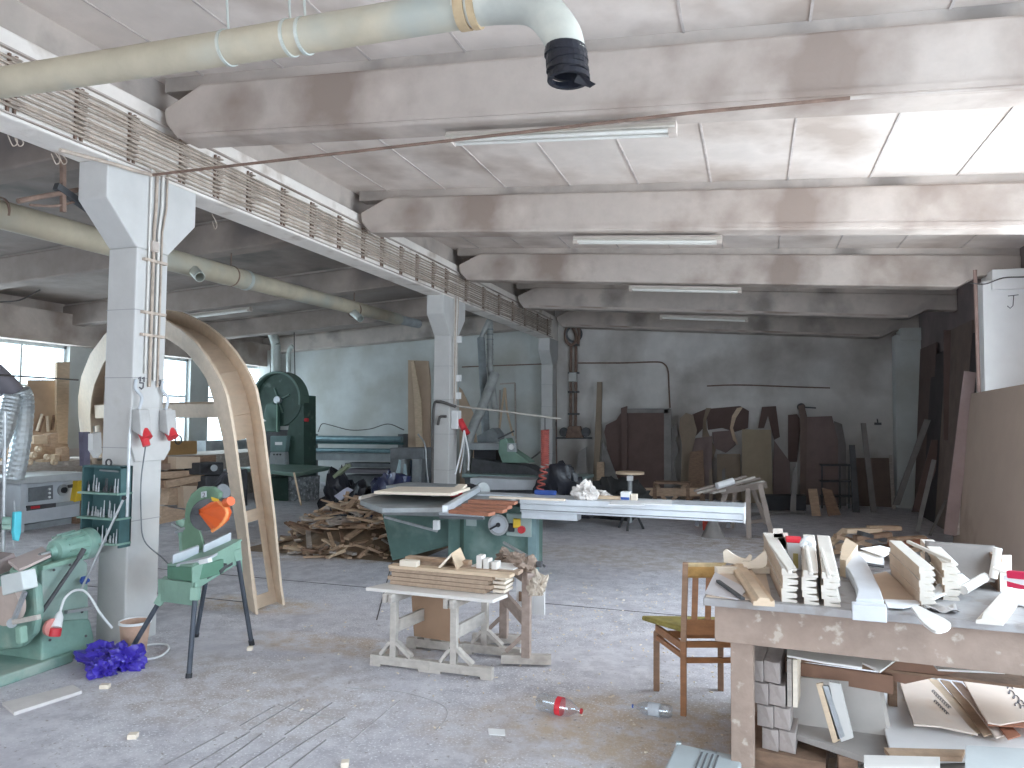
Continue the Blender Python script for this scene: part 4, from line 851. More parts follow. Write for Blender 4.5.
b2 = bag(Vector((-5.2, 10.0, 0)), 'bin_bag', mat('blue_black_film', (.015, .02, .06), .3, .4, 3, .3, spots=(6, .62, .68, (.25, .30, .42))), 'blue black bin bag with pale wrapping behind the firewood pile, right one of the pair', 'bag', .42, .35, .60, 22)
one(MB().ext([U(x, y, Y=9.6) for x, y in ((334, 496), (344, 489), (350, 492), (340, 501))], (0, .1, .02)), 'crumpled_paper', mat('lilac_paper', (.55, .55, .66), .8, .1, 8, .2), 'lilac white crumpled paper on top of the firewood pile', 'paper')
one(MB().bar(U(335, 477, Y=9.9), U(349, 465, Y=9.9), .10, .05), 'green_offcut', mat('olive_board', (.22, .25, .16), .8, .1, 5, .1), 'olive strip sticking up from the bin bags', 'strip')
# ------------------------------------------------------------- panel saw
t = thing('panel_saw', 'green sliding table panel saw with a long aluminium carriage in the middle of the hall', 'panel saw', (-3.0, 8.1, 0))
ptrace(MB(), [(382, 514), (452, 518), (452, 545), (392, 561)], 7.85, .9).build('left_base', green_saw, t, bevel=.01)
x0 = U(448, 530, Y=7.7).x; x1 = U(534, 530, Y=7.7).x
MB().box(x0, x1, 7.7, 8.05, .05, .74).build('cabinet', green_saw, t, bevel=.01)
MB().box(x0+.15, x0+.19, 7.685, 7.71, .08, .70).build('door_gap', green_dk, t)
MB().box(x0+.22, x0+.34, 7.69, 7.705, .50, .60).build('name_plate', mat('plate_grey', (.36, .42, .40), .6, .1, 5, 0), t)
MB().box(x1-.30, x1-.02, 7.66, 7.72, .42, .66).build('control_panel', mat('grey_green_paint', (.34, .42, .40), .6, .06, 5, .05), t, bevel=.006)
a = U(511, 527, Y=7.66); MB().box(a.x-.03, a.x+.04, 7.64, 7.67, a.z-.05, a.z+.04).build('rotary_switch', black, t, bevel=.01)
a = U(518, 526, Y=7.66); MB().box(a.x-.05, a.x+.03, 7.63, 7.67, a.z-.02, a.z+.08).build('switch_cover', yellow, t, bevel=.01)
a = U(521, 530, Y=7.62); MB().cyl(a, a+Vector((0, .04, 0)), .04, 14).build('stop_button', red, t, smooth=40)
MB().box(x1-.06, x1+.03, 7.68, 7.8, .0, .74).build('corner_post', mat('post_blue_green', (.20, .30, .31), .6, .1, 5, .05), t)
MB().box(x1-.34, x1-.05, 7.72, 7.9, .18, .40).build('drawer', grey_mid, t)
c = U(498, 525, Y=7.6); m = MB(); wh = m.ring(c, c+Vector((0, .02, 0)), .115, .09, 24).build('handwheel', steel, t, smooth=40)
MB().cyl(c+Vector((0, .01, 0)), c+Vector((0, .018, 0)), .092, 20).build('wheel_plate', grey_m, wh, smooth=40)
MB().cyl(c, c+Vector((0, .1, 0)), .025, 12).build('wheel_hub', black, wh); MB().bar(c+Vector((0, -.005, 0)), c+Vector((-.09, -.01, -.05)), .02, .02, (0, 1, 0)).build('crank', black, wh)
ptrace(MB(), [(362, 507), (450, 507), (462, 512), (462, 517), (385, 515)], 7.5, .02).build('front_apron', grey_mid, t)
MB().ext([U(360, 505, Z=.80), U(362, 499, Z=.80), U(470, 495, Z=.80), U(540, 498, Z=.80), U(475, 512, Z=.80), U(382, 513, Z=.80)], (0, 0, .045)).build('table_top', grey_mid, t, bevel=.005)
MB().box(-4.35, -3.3, 8.3, 8.9, .76, .84).build('side_wing', grey_mid, t, bevel=.006)
xa = U(520, 507, Y=7.45).x; xb = U(744, 513, Y=7.45).x
MB().box(xa, xb, 7.45, 7.80, .715, .80).build('sliding_carriage', alu, t, bevel=.006)
MB().box(xa, xb, 7.43, 7.84, .80, .865).build('carriage_top', alu, t, bevel=.006)
for z in (.735, .80): MB().box(xa, xb-.01, 7.438, 7.45, z, z+.006).build('groove', grey_d, t)
MB().box(xa-.0, U(576, 518, Y=7.45).x, 7.5, 7.7, .64, .715).build('lower_rail', alu, t, bevel=.004)
MB().box(xb-.002, xb+.012, 7.43, 7.84, .71, .87).build('end_cap', white_pl, t)
MB().box(xa-.9, xa+.02, 7.62, 7.84, .79, .86).build('carriage_tail', alu, t)
for x in (-.55, -.25): MB().box(x-.02, x+.02, 7.6, 7.66, .64, .715).build('bracket', dark_metal, t)
MB().bar(U(445, 509, Z=.90), U(478, 489, Z=.90), .05, .06).build('crosscut_fence', alu, t, bevel=.004)
one_c = U(436, 503, Y=7.35); MB().cyl(one_c, one_c+Vector((-.03, .03, 0)), .09, 22).build('fence_disc', mat('clear_dusty_disc', (.40, .42, .42), .4, .1, 5, .05), t, smooth=40)
c = U(483, 491, Y=8.1); MB().cyl(c, c+Vector((-.03, .02, 0)), .10, 22).build('rear_disc', MATS['clear_dusty_disc'], t, smooth=40)
m = MB(); A_1 = arc(U(470, 496, Y=8.0), (1, 0, 0), (0, 0, 1), .11, .2, PI-.2, 10); m.tube(A_1, .035, 8).build('blade_cover', black, t, smooth=50)
MB().cyl(U(440, 512, Y=7.3), U(483, 514, Y=7.3), .035, 14).build('support_roller', alu, t, smooth=50)
MB().bar(U(440, 517, Y=7.35), U(484, 518, Y=7.35), .05, .03).build('roller_bracket', grey_d, t)
MB().bar(U(385, 517, Y=7.6), U(437, 531, Y=7.3), .025, .025).build('swing_arm', steel, t); MB().box(*[v for p in ((U(434, 531, Y=7.3).x, U(439, 531, Y=7.3).x),) for v in p], 7.27, 7.33, .5, .60).build('arm_joint', white_pl, t)
MB().box(U(540, 500, Y=8.9).x, U(556, 500, Y=8.9).x, 8.9, 9.0, .80, .90).build('riving_clip', blue, t) if False else None
for i, (x0_, y0_, x1_, y1_) in enumerate(((452, 511, 492, 514), (458, 508.5, 505, 511), (464, 505, 510, 507.5), (470, 501, 516, 503))):
    a = U(x0_, y0_, Z=.885); b = U(x1_, y1_, Z=.885)
    one(MB().bar(a, b, .12, .03), 'reddish_board', red_wood, 'reddish brown board lying on the panel saw before its fence', 'board', 'reddish boards on the panel saw', bevel=.003)
# cream boards on back part
for i, (z, dx) in enumerate(((.885, 0), (.915, .05), (.945, -.04))):
    one(MB().ext([U(376+dx*50, 494, Z=z), U(400+dx*40, 489, Z=z), U(470, 490, Z=z), U(452+dx*30, 496, Z=z)], (0, 0, .027)), 'cream_board', pine_lt if i else tan_wood, ('brown board at the bottom of the flat stack on the panel saw', 'cream board in the middle of the flat stack on the panel saw', 'cream board on top of the flat stack on the panel saw')[i], 'board', 'boards stacked flat on the panel saw')
one(MB().bar(U(360, 498, Z=.87), U(385, 492, Z=.87), .03, .03), 'white_strip', pine_w, 'white strip lying at the far left end of the panel saw table', 'strip')
one(MB().cyl(U(452, 494, Z=.92), U(460, 493, Z=.92), .035, 12), 'red_roll', red, 'small red roll behind the fence of the panel saw', 'roll')
one(MB().bar(U(455, 491, Z=.95), U(463, 485, Z=1.0), .1, .02), 'pale_offcut', pine_lt, 'pale wooden offcut tilted behind the panel saw fence', 'offcut')
# things on the carriage
one(bag(Vector((0, 0, 0)), 'crumpled_rag', rag, 'grey white rag hanging over the panel saw carriage', 'rag', .12, .10, .09, 31) and MB().box(0, .001, 0, .001, 0, .001), 'x', rag, 'x', 'x') if False else None
r1 = bag(U(584, 501, Y=7.5)+Vector((0, 0, 0)), 'crumpled_rag', rag, 'grey white crumpled rag on the panel saw carriage', 'rag', .13, .10, .13, 31); r1.location.z = .867
r2 = bag(U(598, 498, Y=7.7), 'crumpled_rag', rag, 'flatter pale rag right of the crumpled rag on the carriage', 'rag', .16, .08, .06, 33); r2.location.z = .867
one(MB().box(U(596, 498, Y=7.6).x, U(621, 498, Y=7.6).x, 7.58, 7.66, .868, .90), 'wood_batten', pine, 'light wooden batten on the panel saw carriage beside the rags', 'batten', bevel=.003)
t = thing('small_carton', 'small white and blue carton on the panel saw carriage', 'carton', U(627, 503, Y=7.6))
MB().box(U(621, 498, Y=7.6).x, U(630, 498, Y=7.6).x, 7.57, 7.68, .866, .95).build('carton_body', white_pl, t, bevel=.003); MB().box(U(621.3, 498, Y=7.6).x, U(629.7, 498, Y=7.6).x, 7.562, 7.57, .873, .898).build('blue_band', blue, t)
one(MB().box(U(631, 498, Y=7.6).x, U(637, 498, Y=7.6).x, 7.58, 7.66, .866, .93), 'foam_block', pine_lt, 'small cream block beside the white and blue carton', 'block')
for i, (x0_, x1_) in enumerate(((608, 645), (640, 672))):
    one(MB().ext([U(x0_, 505-i*.5, Z=.868), U(x1_, 505.5, Z=.868), U(x1_, 501, Z=.868), U(x0_+5, 501, Z=.868)], (0, 0, .006+.003*i)), 'paper_sheet', paper, ('white sheet of paper under the carton on the panel saw carriage', 'white sheet of paper at the right of the carton on the panel saw carriage')[i], 'paper')
one(MB().bar(U(490, 497, Z=.88), U(565, 500, Z=.88), .06, .02), 'long_batten', pine_lt, 'long pale batten lying along the panel saw carriage', 'batten')
one(MB().bar(U(535, 492, Z=.89), U(556, 493, Z=.89), .05, .05), 'blue_tool', blue, 'blue tool lying under the red coiled hose', 'tool', bevel=.01)
# machine behind the saw: spindle moulder with hood and hoses
t = thing('planer_machine', 'long grey and green planing machine behind the panel saw', 'machine', (-3.6, 11.6, 0))
ptrace(MB(), [(470, 478), (536, 480), (538, 490), (470, 490)], 11.0, .8).build('light_table', grey_m, t, bevel=.008)
ptrace(MB(), [(462, 474), (582, 478), (582, 481), (462, 477)], 11.5, .9).build('rear_table', mat('bluegreen_table', (.25, .33, .32), .5, .1, 5, .05), t)
ptrace(MB(), [(464, 477), (578, 480), (574, 510), (470, 508)], 11.6, .6).build('base', grey_d, t)
ptrace(MB(), [(472, 458), (527, 466), (538, 472), (538, 477), (470, 475)], 11.8, .5).build('dark_cover', dark_metal, t, bevel=.01)
ptrace(MB(), [(499, 440), (506, 438), (512, 450), (524, 458), (530, 463), (502, 463), (498, 452)], 11.7, .35).build('green_head', mat('head_green', (.16, .25, .20), .6, .15, 5, .1), t, bevel=.02)
ptrace(MB(), [(461, 443), (500, 443), (500, 450), (461, 450)], 11.9, .3).build('grey_panel', grey_mid, t, bevel=.008)
ptrace(MB(), [(474, 450), (496, 450), (496, 462), (474, 462)], 12.0, .3).build('opening', black, t)
c = U(512, 447, Y=11.7); MB().box(c.x-.08, c.x+.08, 11.68, 11.74, c.z-.08, c.z+.06).build('gauge_box', grey_mid, t); MB().cyl(c, c+Vector((0, -.05, 0)), .045, 16).build('gauge', white_pl, t, smooth=40)
MB().tube([U(498, 439, Y=11.6), U(514, 431, Y=11.6)], .014, 6).build('lever', dark_metal, t)
t = thing('extraction_hoses', 'tall grey extraction pipes rising behind the middle column to the roof', 'pipe', (-4.9, 12.6, 1))
hs = mat('grey_hose', (.22, .24, .25), .6, .2, 6, .1, metal=.2); hs2 = mat('pale_hose', (.34, .35, .34), .6, .2, 6, .1, metal=.2)
MB().tube([U(490, 318, Y=13.4), U(490, 365, Y=13.2), U(495, 410, Y=12.9)], .06, 12).build('tall_pipe', hs2, t, smooth=50)
MB().tube([U(481, 338, Y=13.2), U(484, 395, Y=13.0), U(486, 436, Y=12.6)], .075, 12).build('dark_pipe', hs, t, smooth=50)
MB().tube([U(481, 338, Y=13.2), U(489, 320, Y=13.3)], .05, 10).build('brace_pipe', hs2, t, smooth=50)
MB().tube(smoothpath([U(495, 374, Y=12.9), U(485, 400, Y=12.6), U(474, 425, Y=12.3), U(469, 440, Y=12.2), U(467, 478, Y=12.1)], 6), .09, 12).build('sloping_hose', hs2, t, smooth=50)
for i in range(8): 
    p = U(490, 330+i*5, Y=13.3); MB().ring(p, p+Vector((0, 0, .02)), .068, .055, 12).build('rib', hs, t)
one(MB().ext([U(x, y, Y=12.5) for x, y in ((477, 436), (492, 428), (497, 434), (498, 442), (478, 444))], (0, .4, 0)), 'dust_hood', hs, 'dark hood under the extraction pipes', 'hood')
t = thing('frame_template', 'thin pale wooden frame hanging on the back wall behind the boom', 'frame', U(506, 405, Y=16.78))
for a, b in (((500, 384), (515, 383)), ((515, 383), (516, 444)), ((500, 390), (499, 440))): MB().bar(U(*a, Y=16.78), U(*b, Y=16.78), .035, .03, (0, 1, 0)).build('frame_bar', old_wood, t)
MB().tube(smoothpath([U(x, y, Y=16.78) for x, y in ((499, 432), (503, 400), (505, 388), (507, 410), (513, 436))], 5), .025, 6).build('bent_strip', pine, t)
one(ptrace(MB(), [(459, 387), (462, 390), (474, 415), (482, 496), (460, 496)], 16.55, .03), 'pointed_template', mdf, 'pointed fibreboard template on the back wall just right of the middle column', 'board')
# dark tables and clutter between saw and back wall
b3 = bag(Vector((-2.75, 11.0, .2)), 'dark_tarp', black_bag, 'black sheeting heaped behind the panel saw, left of the round table', 'tarp', .5, .25, .50, 41)
b4 = bag(Vector((-2.1, 11.9, .1)), 'dark_tarp', mat('charcoal_cloth', (.03, .03, .03), .9, .3, 5, .2), 'charcoal cloth heap behind the panel saw below the round table', 'tarp', .5, .25, .48, 43)
t = thing('round_table', 'small round topped stool table behind the panel saw', 'table', U(630, 500, Y=11.5))
c = U(630, 474, Y=11.5); MB().cyl(c, c+Vector((0, 0, .035)), .22, 24).build('table_top', pine, t, smooth=40)
MB().cyl(Vector((c.x, c.y, .1)), c, .035, 10).build('column', grey_mid, t, smooth=50); MB().box(c.x-.04, c.x+.05, 11.44, 11.5, c.z-.10, c.z-.03).build('collar', white_pl, t)
for k in range(3): q = k*2.1+.5; MB().tube([(c.x, c.y, .45), (c.x+.22*math.cos(q), c.y+.22*math.sin(q), 0)], .02, 6).build('leg', dark_metal, t)
# ------------------------------------------------------------- sawhorses with the stack
def trestle(label, xf, yf, xr_, yr, top, fw, w=.045, m_=trestle_w):
    t = thing('sawhorse', label, 'sawhorse', ((xf+xr_)/2, (yf+yr)/2, 0), 'sawhorses under the brown boards')
    for (x, y) in ((xf, yf), (xr_, yr)):
        MB().box(x-fw*.38, x+fw*.62, y-.025, y+.025, .015, .075).build('foot', m_, t, bevel=.004)
        for s_ in (x-fw*.38, x+fw*.62-.08): MB().box(s_, s_+.08, y-.026, y+.026, 0, .02).build('foot_pad', m_, t)
        MB().box(x-w/2, x+w/2, y-w/2, y+w/2, .07, top).build('upright', m_, t, bevel=.003)
        MB().bar((x+w/2, y, .17), (x+w/2+.11, y, .08), .05, .022).build('brace', m_, t)
        MB().bar((x-w/2, y, .17), (x-w/2-.07, y, .08), .05, .022).build('brace', m_, t)
    d = (Vector((xr_, yr, 0))-Vector((xf, yf, 0))).normalized()
    a = Vector((xf, yf, .27)); b = Vector((xr_, yr, .27)); MB().bar(a, b, .025, .085).build('middle_rail', m_, t, bevel=.003)
    for dx in (-.022, .022):
        MB().bar(Vector((xf+dx, yf, top-.025))-d*.09, Vector((xr_+dx, yr, top-.025))+d*.04, .03, .06).build('top_rail', m_, t, bevel=.004)
    return t
trestle('dusty pale wooden sawhorse, left one under the brown board stack', -2.33, 4.60, -2.27, 5.03, .50, .44)
trestle('dusty pale wooden sawhorse, right one under the brown board stack', -1.89, 4.60, -1.84, 5.05, .50, .44)
a = U(376, 577, Y=4.6); tz = .503
one(MB().ext([Vector((-2.53, 4.56, tz)), Vector((-1.60, 4.53, tz)), Vector((-1.56, 4.72, tz)), Vector((-2.45, 4.78, tz))], (0, 0, .022)), 'white_board', pine_w, 'wide white board laid across the two pale sawhorses', 'board', bevel=.002)
one(MB().box(-2.45, -1.70, 4.86, 4.98, tz, tz+.022), 'under_board', brown_wood, 'brown board lying across the sawhorses behind the white board', 'board')
zc_ = tz+.024
lay = [(-2.42, -1.70, .030), (-2.44, -1.66, .028), (-2.41, -1.68, .030), (-2.43, -1.65, .026)]
for i, (xa_, xb_, th) in enumerate(lay):
    one(MB().ext([(xa_, 4.70, zc_), (xb_, 4.66, zc_), (xb_+.05+.02*(i % 2), 4.95, zc_), (xa_+.06, 4.99, zc_)], (0, 0, th-.002)), 'brown_board', mat('walnut_batten', (.40, .29, .21), .75, .10, bump=.1, stretch=(10, 2, 6), scale=3), 'brown board in the stack on the sawhorses, %s' % ('at the bottom', 'second from the bottom', 'third from the bottom', 'fourth from the bottom')[i], 'board', 'brown boards stacked on the sawhorses', bevel=.003)
    zc_ += th
for i, (x0_, x1_, y_, w_, th, m_) in enumerate(((-2.42, -1.52, 4.72, .09, .022, pine), (-2.25, -1.50, 4.84, .10, .024, MATS['walnut_batten']), (-2.40, -1.9, 4.93, .07, .045, tan_wood))):
    one(MB().bar((x0_, y_, zc_+th/2), (x1_, y_-.03, zc_+th/2+.002), w_, th), 'loose_board', m_, ('pale loose board on top of the brown stack, front one', 'brown loose board on top of the brown stack, middle one', 'thicker tan board on top of the brown stack at the back left')[i], 'board', bevel=.002)
zc_ += .024
one(MB().box(-2.33, -2.20, 4.66, 4.72, zc_, zc_+.04), 'wood_block', pine_lt, 'pale wood block at the front left of the brown stack', 'block', bevel=.004)
a = Vector((-2.05, 4.72, zc_+.005)); 
t = thing('gable_boards', 'two boards propped together like a small roof on the brown stack', 'boards', (-1.95, 4.75, zc_))
MB().ext([(-2.06, 4.70, zc_), (-1.97, 4.72, zc_+.10), (-1.965, 4.72, zc_+.085), (-2.04, 4.70, zc_)], (-.03, .24, 0)).build('left_board', pine_lt, t); MB().ext([(-1.97, 4.72, zc_+.10), (-1.915, 4.71, zc_), (-1.93, 4.71, zc_), (-1.97, 4.72, zc_+.085)], (-.03, .24, 0)).build('right_board', pine, t)
for i, (x, h_) in enumerate(((-1.81, .085), (-1.76, .065), (-1.70, .05))):
    one(MB().box(x, x+.04, 4.78, 4.86, zc_-.005, zc_+h_), 'profile_offcut', pine_w, 'short white offcut standing on the right end of the stack, %s' % ('tallest one', 'middle one', 'lowest one')[i], 'offcut', bevel=.003)
one(MB().ext([(-1.86, 4.82, zc_-.004), (-1.55, 4.80, zc_-.004), (-1.52, 5.0, zc_-.004), (-1.84, 5.0, zc_-.004)], (0, 0, .012)), 'white_sheet', pine_w, 'white board lying under the white offcuts on the stack', 'board')
for i in range(4):
    z = tz+.03+i*.028; one(MB().ext([(-1.66, 4.70, z), (-1.57+.01*(i % 2), 4.68, z+.004), (-1.56, 4.83, z+.004), (-1.66, 4.86, z)], (0, 0, .018)), 'profile_end', pine_lt, 'pale moulding end fanned out at the right of the brown stack', 'moulding', 'moulding ends at the right of the brown stack')
one(MB().ext([U(x, y, Y=4.95) for x, y in ((411, 590), (455, 590), (459, 643), (414, 636))], (.0, .012, 0)), 'hardboard_sheet', mat('hardboard', (.36, .23, .15), .8, .08, 4, .04), 'brown hardboard panel standing between the two pale sawhorses', 'panel')
# darker trestle at the right
t = thing('sawhorse', 'darker sawhorse right of the brown stack with cloths and clamps on its top', 'sawhorse', (-1.6, 5.0, 0))
bt = mat('trestle_brown', (.36, .28, .24), .85, .15, bump=.15, stretch=(3, 3, 6), scale=4)
for i, ((x, y), (fx0, fx1)) in enumerate((((-1.78, 5.30), (-2.02, -1.66)), ((-1.49, 4.92), (-1.66, -1.33)))):
    MB().box(x-.03, x+.03, y-.025, y+.025, .06, .62).build('upright', bt, t, bevel=.003)
    MB().bar((fx0, y-.03, .045), (fx1, y+.06, .045), .06, .06).build('foot', trestle_w, t, bevel=.004)
    MB().bar((x-.03, y, .20), (x-.14, y, .09), .05, .028).build('brace', bt, t)
MB().bar((-1.78, 5.30, .36), (-1.49, 4.92, .30), .03, .09).build('middle_rail', bt, t, bevel=.003)
MB().bar((-1.82, 5.34, .62), (-1.44, 4.86, .60), .06, .08).build('top_rail', bt, t, bevel=.004)
one(MB().box(-1.70, -1.48, 5.34, 5.36, .24, .52), 'white_sheet', white_pl, 'small white panel seen through the darker sawhorse', 'panel')
one(MB().box(-1.675, -1.62, 5.325, 5.335, .33, .40), 'dark_plate', brown_wood, 'dark square plate on the small white panel', 'plate')
for i, (x, y, rx, rz) in enumerate(((-1.74, 5.22, .09, .06), (-1.62, 5.08, .09, .07), (-1.50, 4.94, .08, .07))):
    q = bag(Vector((x, y, .64)), 'dusty_cloth', mat('dusty_brown_cloth', (.32, .24, .19), .95, .25, 12, .4), 'dusty brown cloth wad on the darker sawhorse, %s' % ('farthest one', 'middle one', 'nearest one')[i], 'cloth', rx, .07, rz, 50+i)
q = bag(Vector((-1.40, 4.88, .50)), 'cloth_bundle', mat('cream_cloth', (.52, .44, .36), .95, .2, 12, .4), 'cream cloth bundle hanging at the near end of the darker sawhorse', 'cloth', .07, .07, .11, 57)
t = thing('bar_clamp', 'steel bar clamp lying along the top of the darker sawhorse', 'clamp', (-1.55, 5.1, .7))
MB().tube([(-1.82, 5.40, .74), (-1.42, 4.95, .70)], .012, 8).build('bar', steel, t, smooth=50); MB().tube([(-1.76, 5.38, .72), (-1.38, 4.98, .67)], .009, 8).build('screw', dark_metal, t, smooth=50)
MB().box(-1.43, -1.39, 4.93, 4.97, .67, .71).build('jaw', dark_metal, t, bevel=.006)
# ================================================================== RIGHT FOREGROUND
TZ = .87
def T(x, y, z=TZ): return U(x, y, Z=z)
FL = Vector((-.23, 3.56, 0)); FR = T(1024, 625); FR.z = 0; FR = FL+(FR-FL)*1.55; BL, BR = Vector((-.15, 4.58, 0)), Vector((1.9, 4.5, 0))
fd = (FR-FL).normalized(); bd = Vector((.08, .99, 0)).normalized()
up = lambda v, z: Vector((v.x, v.y, z))
t = thing('workbench', 'large dusty workbench at the right with a deep stained front apron', 'workbench', (.75, 3.9, 0))
MB().ext([up(FL, TZ-.035), up(FR, TZ-.035), up(BR, TZ-.035), up(BL, TZ-.035)], (0, 0, .035)).build('bench_top', mat('grey_bench_top', (.36, .34, .335), .85, .12, bump=.2, scale=4, spots=(10, .55, .68, (.30, .27, .25))), t, bevel=.004)
a = FL+fd*.045+bd*.05; b = FR-fd*.05+bd*.05
MB().ext([up(a, TZ-.205), up(b, TZ-.225), up(b, TZ-.035), up(a, TZ-.035)], bd*.035).build('front_apron', apron_w, t, bevel=.003)
a2 = FL+fd*.05+bd*.09; b2 = BL+fd*.05-bd*.08
MB().ext([up(a2, TZ-.16), up(b2, TZ-.16), up(b2, TZ-.035), up(a2, TZ-.035)], fd*.03).build('side_apron', apron_w, t)
for p in (FL+fd*.16+bd*.135, FR-fd*.20+bd*.135, BL+fd*.15-bd*.10, BR-fd*.2-bd*.10):
    m = MB(); hx = fd*.05; hy = bd*.04; c = up(p, (TZ-.035)/2); m.obox(c, hx, hy, Vector((0, 0, (TZ-.035)/2))).build('leg', apron_w, t, bevel=.004)
# profile boards in stacks (tongue and groove mouldings)
bw = mat('primed_moulding', (.68, .62, .55), .6, .04, 6, .04)
face = mat('tan_moulding_side', (.56, .42, .31), .7, .08, 6, .05)
def pstack(nm, bl, far, w, n, th, where, cnt=5):
    bl, far = Vector(bl), Vector(far); d = far-bl; d.z = 0; s_ = Vector((d.y, -d.x, 0)).normalized()
    for i in range(n):
        z = bl.z+i*th+.0005; j = R.uniform(-.006, .006)
        P = [(0, 0), (w*.9, 0), (w, th*.10), (w*.96, th*.34), (w*.22, th*.50), (w*.94, th*.72), (w, th*.90), (w*.9, th*.99), (0, th*.99)]
        poly = [up(bl, 0)+s_*(a+j)+Vector((0, 0, z+b)) for a, b in P]
        o = one(MB().ext(poly, d), 'profile_board', bw, 'white profiled board, %s, %s' % (where, ('at the bottom', 'second from the bottom', 'third from the bottom', 'fourth from the bottom', 'fifth from the bottom', 'on top')[i if i < n-1 else 5]), 'board', nm)
        # the unpainted side face
        q = [up(bl, 0)+s_*(j-.0012)+Vector((0, 0, z)), up(bl, 0)+s_*(j)+Vector((0, 0, z)), up(bl, 0)+s_*(j)+Vector((0, 0, z+th*.96)), up(bl, 0)+s_*(j-.0012)+Vector((0, 0, z+th*.96))]
        MB().ext(q, d).build('bare_edge', face, o)
    zt = bl.z+n*th
    return zt
zt = pstack('boards of the first profile stack', T(783, 602), T(764, 558), .066, 5, .030, 'leftmost workbench stack')
zt = pstack('boards of the second profile stack', T(803, 604), T(803, 560), .062, 5, .030, 'second workbench stack from the left')
zt = pstack('boards of the third profile stack', T(823, 606), T(818, 561), .068, 5, .030, 'third workbench stack from the left')
zt = pstack('boards of the fourth profile stack', T(920, 608), T(890, 574), .060, 6, .030, 'nearer stack right of the bracket')
zt = pstack('boards of the fifth profile stack', T(944, 600), T(922, 570), .066, 5, .034, 'farther stack right of the bracket')
for i, (x, y, x2, y2, lb) in enumerate(((790, 572, 768, 541, 'leftmost'), (811, 574, 806, 545, 'second'), (829, 577, 820, 546, 'third'), (953, 566, 908, 545, 'rightmost'))):
    a = T(x, y, TZ+.165); b = T(x2, y2, TZ+.165); b = a+(b-a).normalized()*min((b-a).length, .75)
    a.z = b.z = TZ+(.164 if i < 3 else .183)
    one(MB().bar(a, b, .018, .016), 'moulding_bead', bw, 'narrow white bead lying lengthwise on the %s profile stack' % lb, 'bead', bevel=.004)
# things at the left end of the bench
one(MB().ext([T(706, 597, TZ+.001), T(722, 566, TZ+.001), T(764, 566, TZ+.001), T(772, 600, TZ+.001), T(740, 600, TZ+.001)], (0, 0, .004)), 'cardboard_sheet', mat('pale_card', (.60, .48, .38), .85, .06, 4, .03), 'flat cardboard sheet covering the left end of the workbench', 'cardboard')
one(MB().ext([T(705, 594, TZ+.006), T(715, 573, TZ+.006), T(748, 590, TZ+.006), T(738, 600, TZ+.006)], (0, 0, .006)), 'grey_sheet', mat('lilac_grey_board', (.58, .55, .56), .8, .06, 4, .03), 'lilac grey sheet at the front left corner of the workbench', 'sheet')
one(MB().bar(T(718, 581, TZ+.020), T(743, 599, TZ+.020), .018, .012), 'black_profile', dark_metal, 'thin dark metal profile lying on the lilac grey sheet', 'profile')
m = MB(); a = T(739, 566, TZ+.02); b = T(764, 603, TZ+.02); d = b-a; s_ = Vector((-d.y, d.x, 0)).normalized()
P = [(-.045, -.014), (.045, -.014), (.045, .012), (.028, .006), (.020, .022), (-.02, .022), (-.03, .008), (-.045, .004)]
one(m.ext([a+s_*p+Vector((0, 0, q)) for p, q in P], d), 'long_moulding', pine, 'pale brown grooved moulding lying at an angle left of the white stacks', 'moulding')
def scroll(pts, y, dep, label, mm=pine_lt):
    P = smoothpath([U(px, py, Y=y) for px, py in pts], 4)[:-1]
    return one(MB().ext(P, (0, dep, 0)), 'scroll_bracket', mm, label, 'bracket')
scroll([(723, 552), (727, 550), (736, 556), (745, 559), (749, 555), (752, 557), (748, 563), (738, 564), (727, 563), (723, 562)], 4.25, .03, 'curved wooden scroll bracket, left one at the far left of the workbench')
scroll([(742, 562), (752, 561), (760, 555), (766, 552), (766, 566), (752, 569), (742, 568)], 4.15, .03, 'curved wooden scroll bracket, right one touching the first white stack')
one(MB().bar(T(716, 570, TZ+.02), T(768, 570, TZ+.02), .05, .03), 'cross_batten', pine_lt, 'pale batten lying crosswise in front of the scroll brackets', 'batten')
t = thing('corner_sample', 'small white angled frame sample standing behind the first white stack', 'frame', U(781, 548, Y=4.7))
for a, b in (((773, 533), (783, 533)), ((783, 533), (786, 549)), ((774, 538), (780, 538)), ((780, 538), (782, 548))): MB().bar(U(*a, Y=4.5), U(*b, Y=4.5), .05, .012, (0, 1, 0)).build('bar', bw, t)
t = thing('tin_can', 'white carton with a bright red lid behind the first white stacks', 'carton', T(795, 560))
q0 = U(787, 545, Y=4.4); q1 = U(801, 545, Y=4.4); zt_ = U(795, 541, Y=4.4).z
MB().box(q0.x, q1.x, 4.4, 4.5, TZ, zt_-.01).build('body', white_pl, t, bevel=.004); MB().box(q0.x-.004, q1.x+.004, 4.395, 4.505, zt_-.01, zt_+.012).build('lid', mat('bright_red', (.75, .02, .04), .5, .05, 6, 0), t, bevel=.004)
MB().box(U(793, 553, Y=4.4).x, U(798, 553, Y=4.4).x, 4.395, 4.4, TZ+.01, TZ+.09).build('yellow_label', mat('pale_yellow', (.6, .5, .2), .6, .05, 6, 0), t)
one(MB().tube(smoothpath([U(x, y, Y=4.3) for x, y in ((802, 547), (806, 540), (812, 543), (810, 550))], 4), .02, 8), 'plastic_strap', white_pl, 'white looped plastic piece beside the red lidded carton', 'strap')
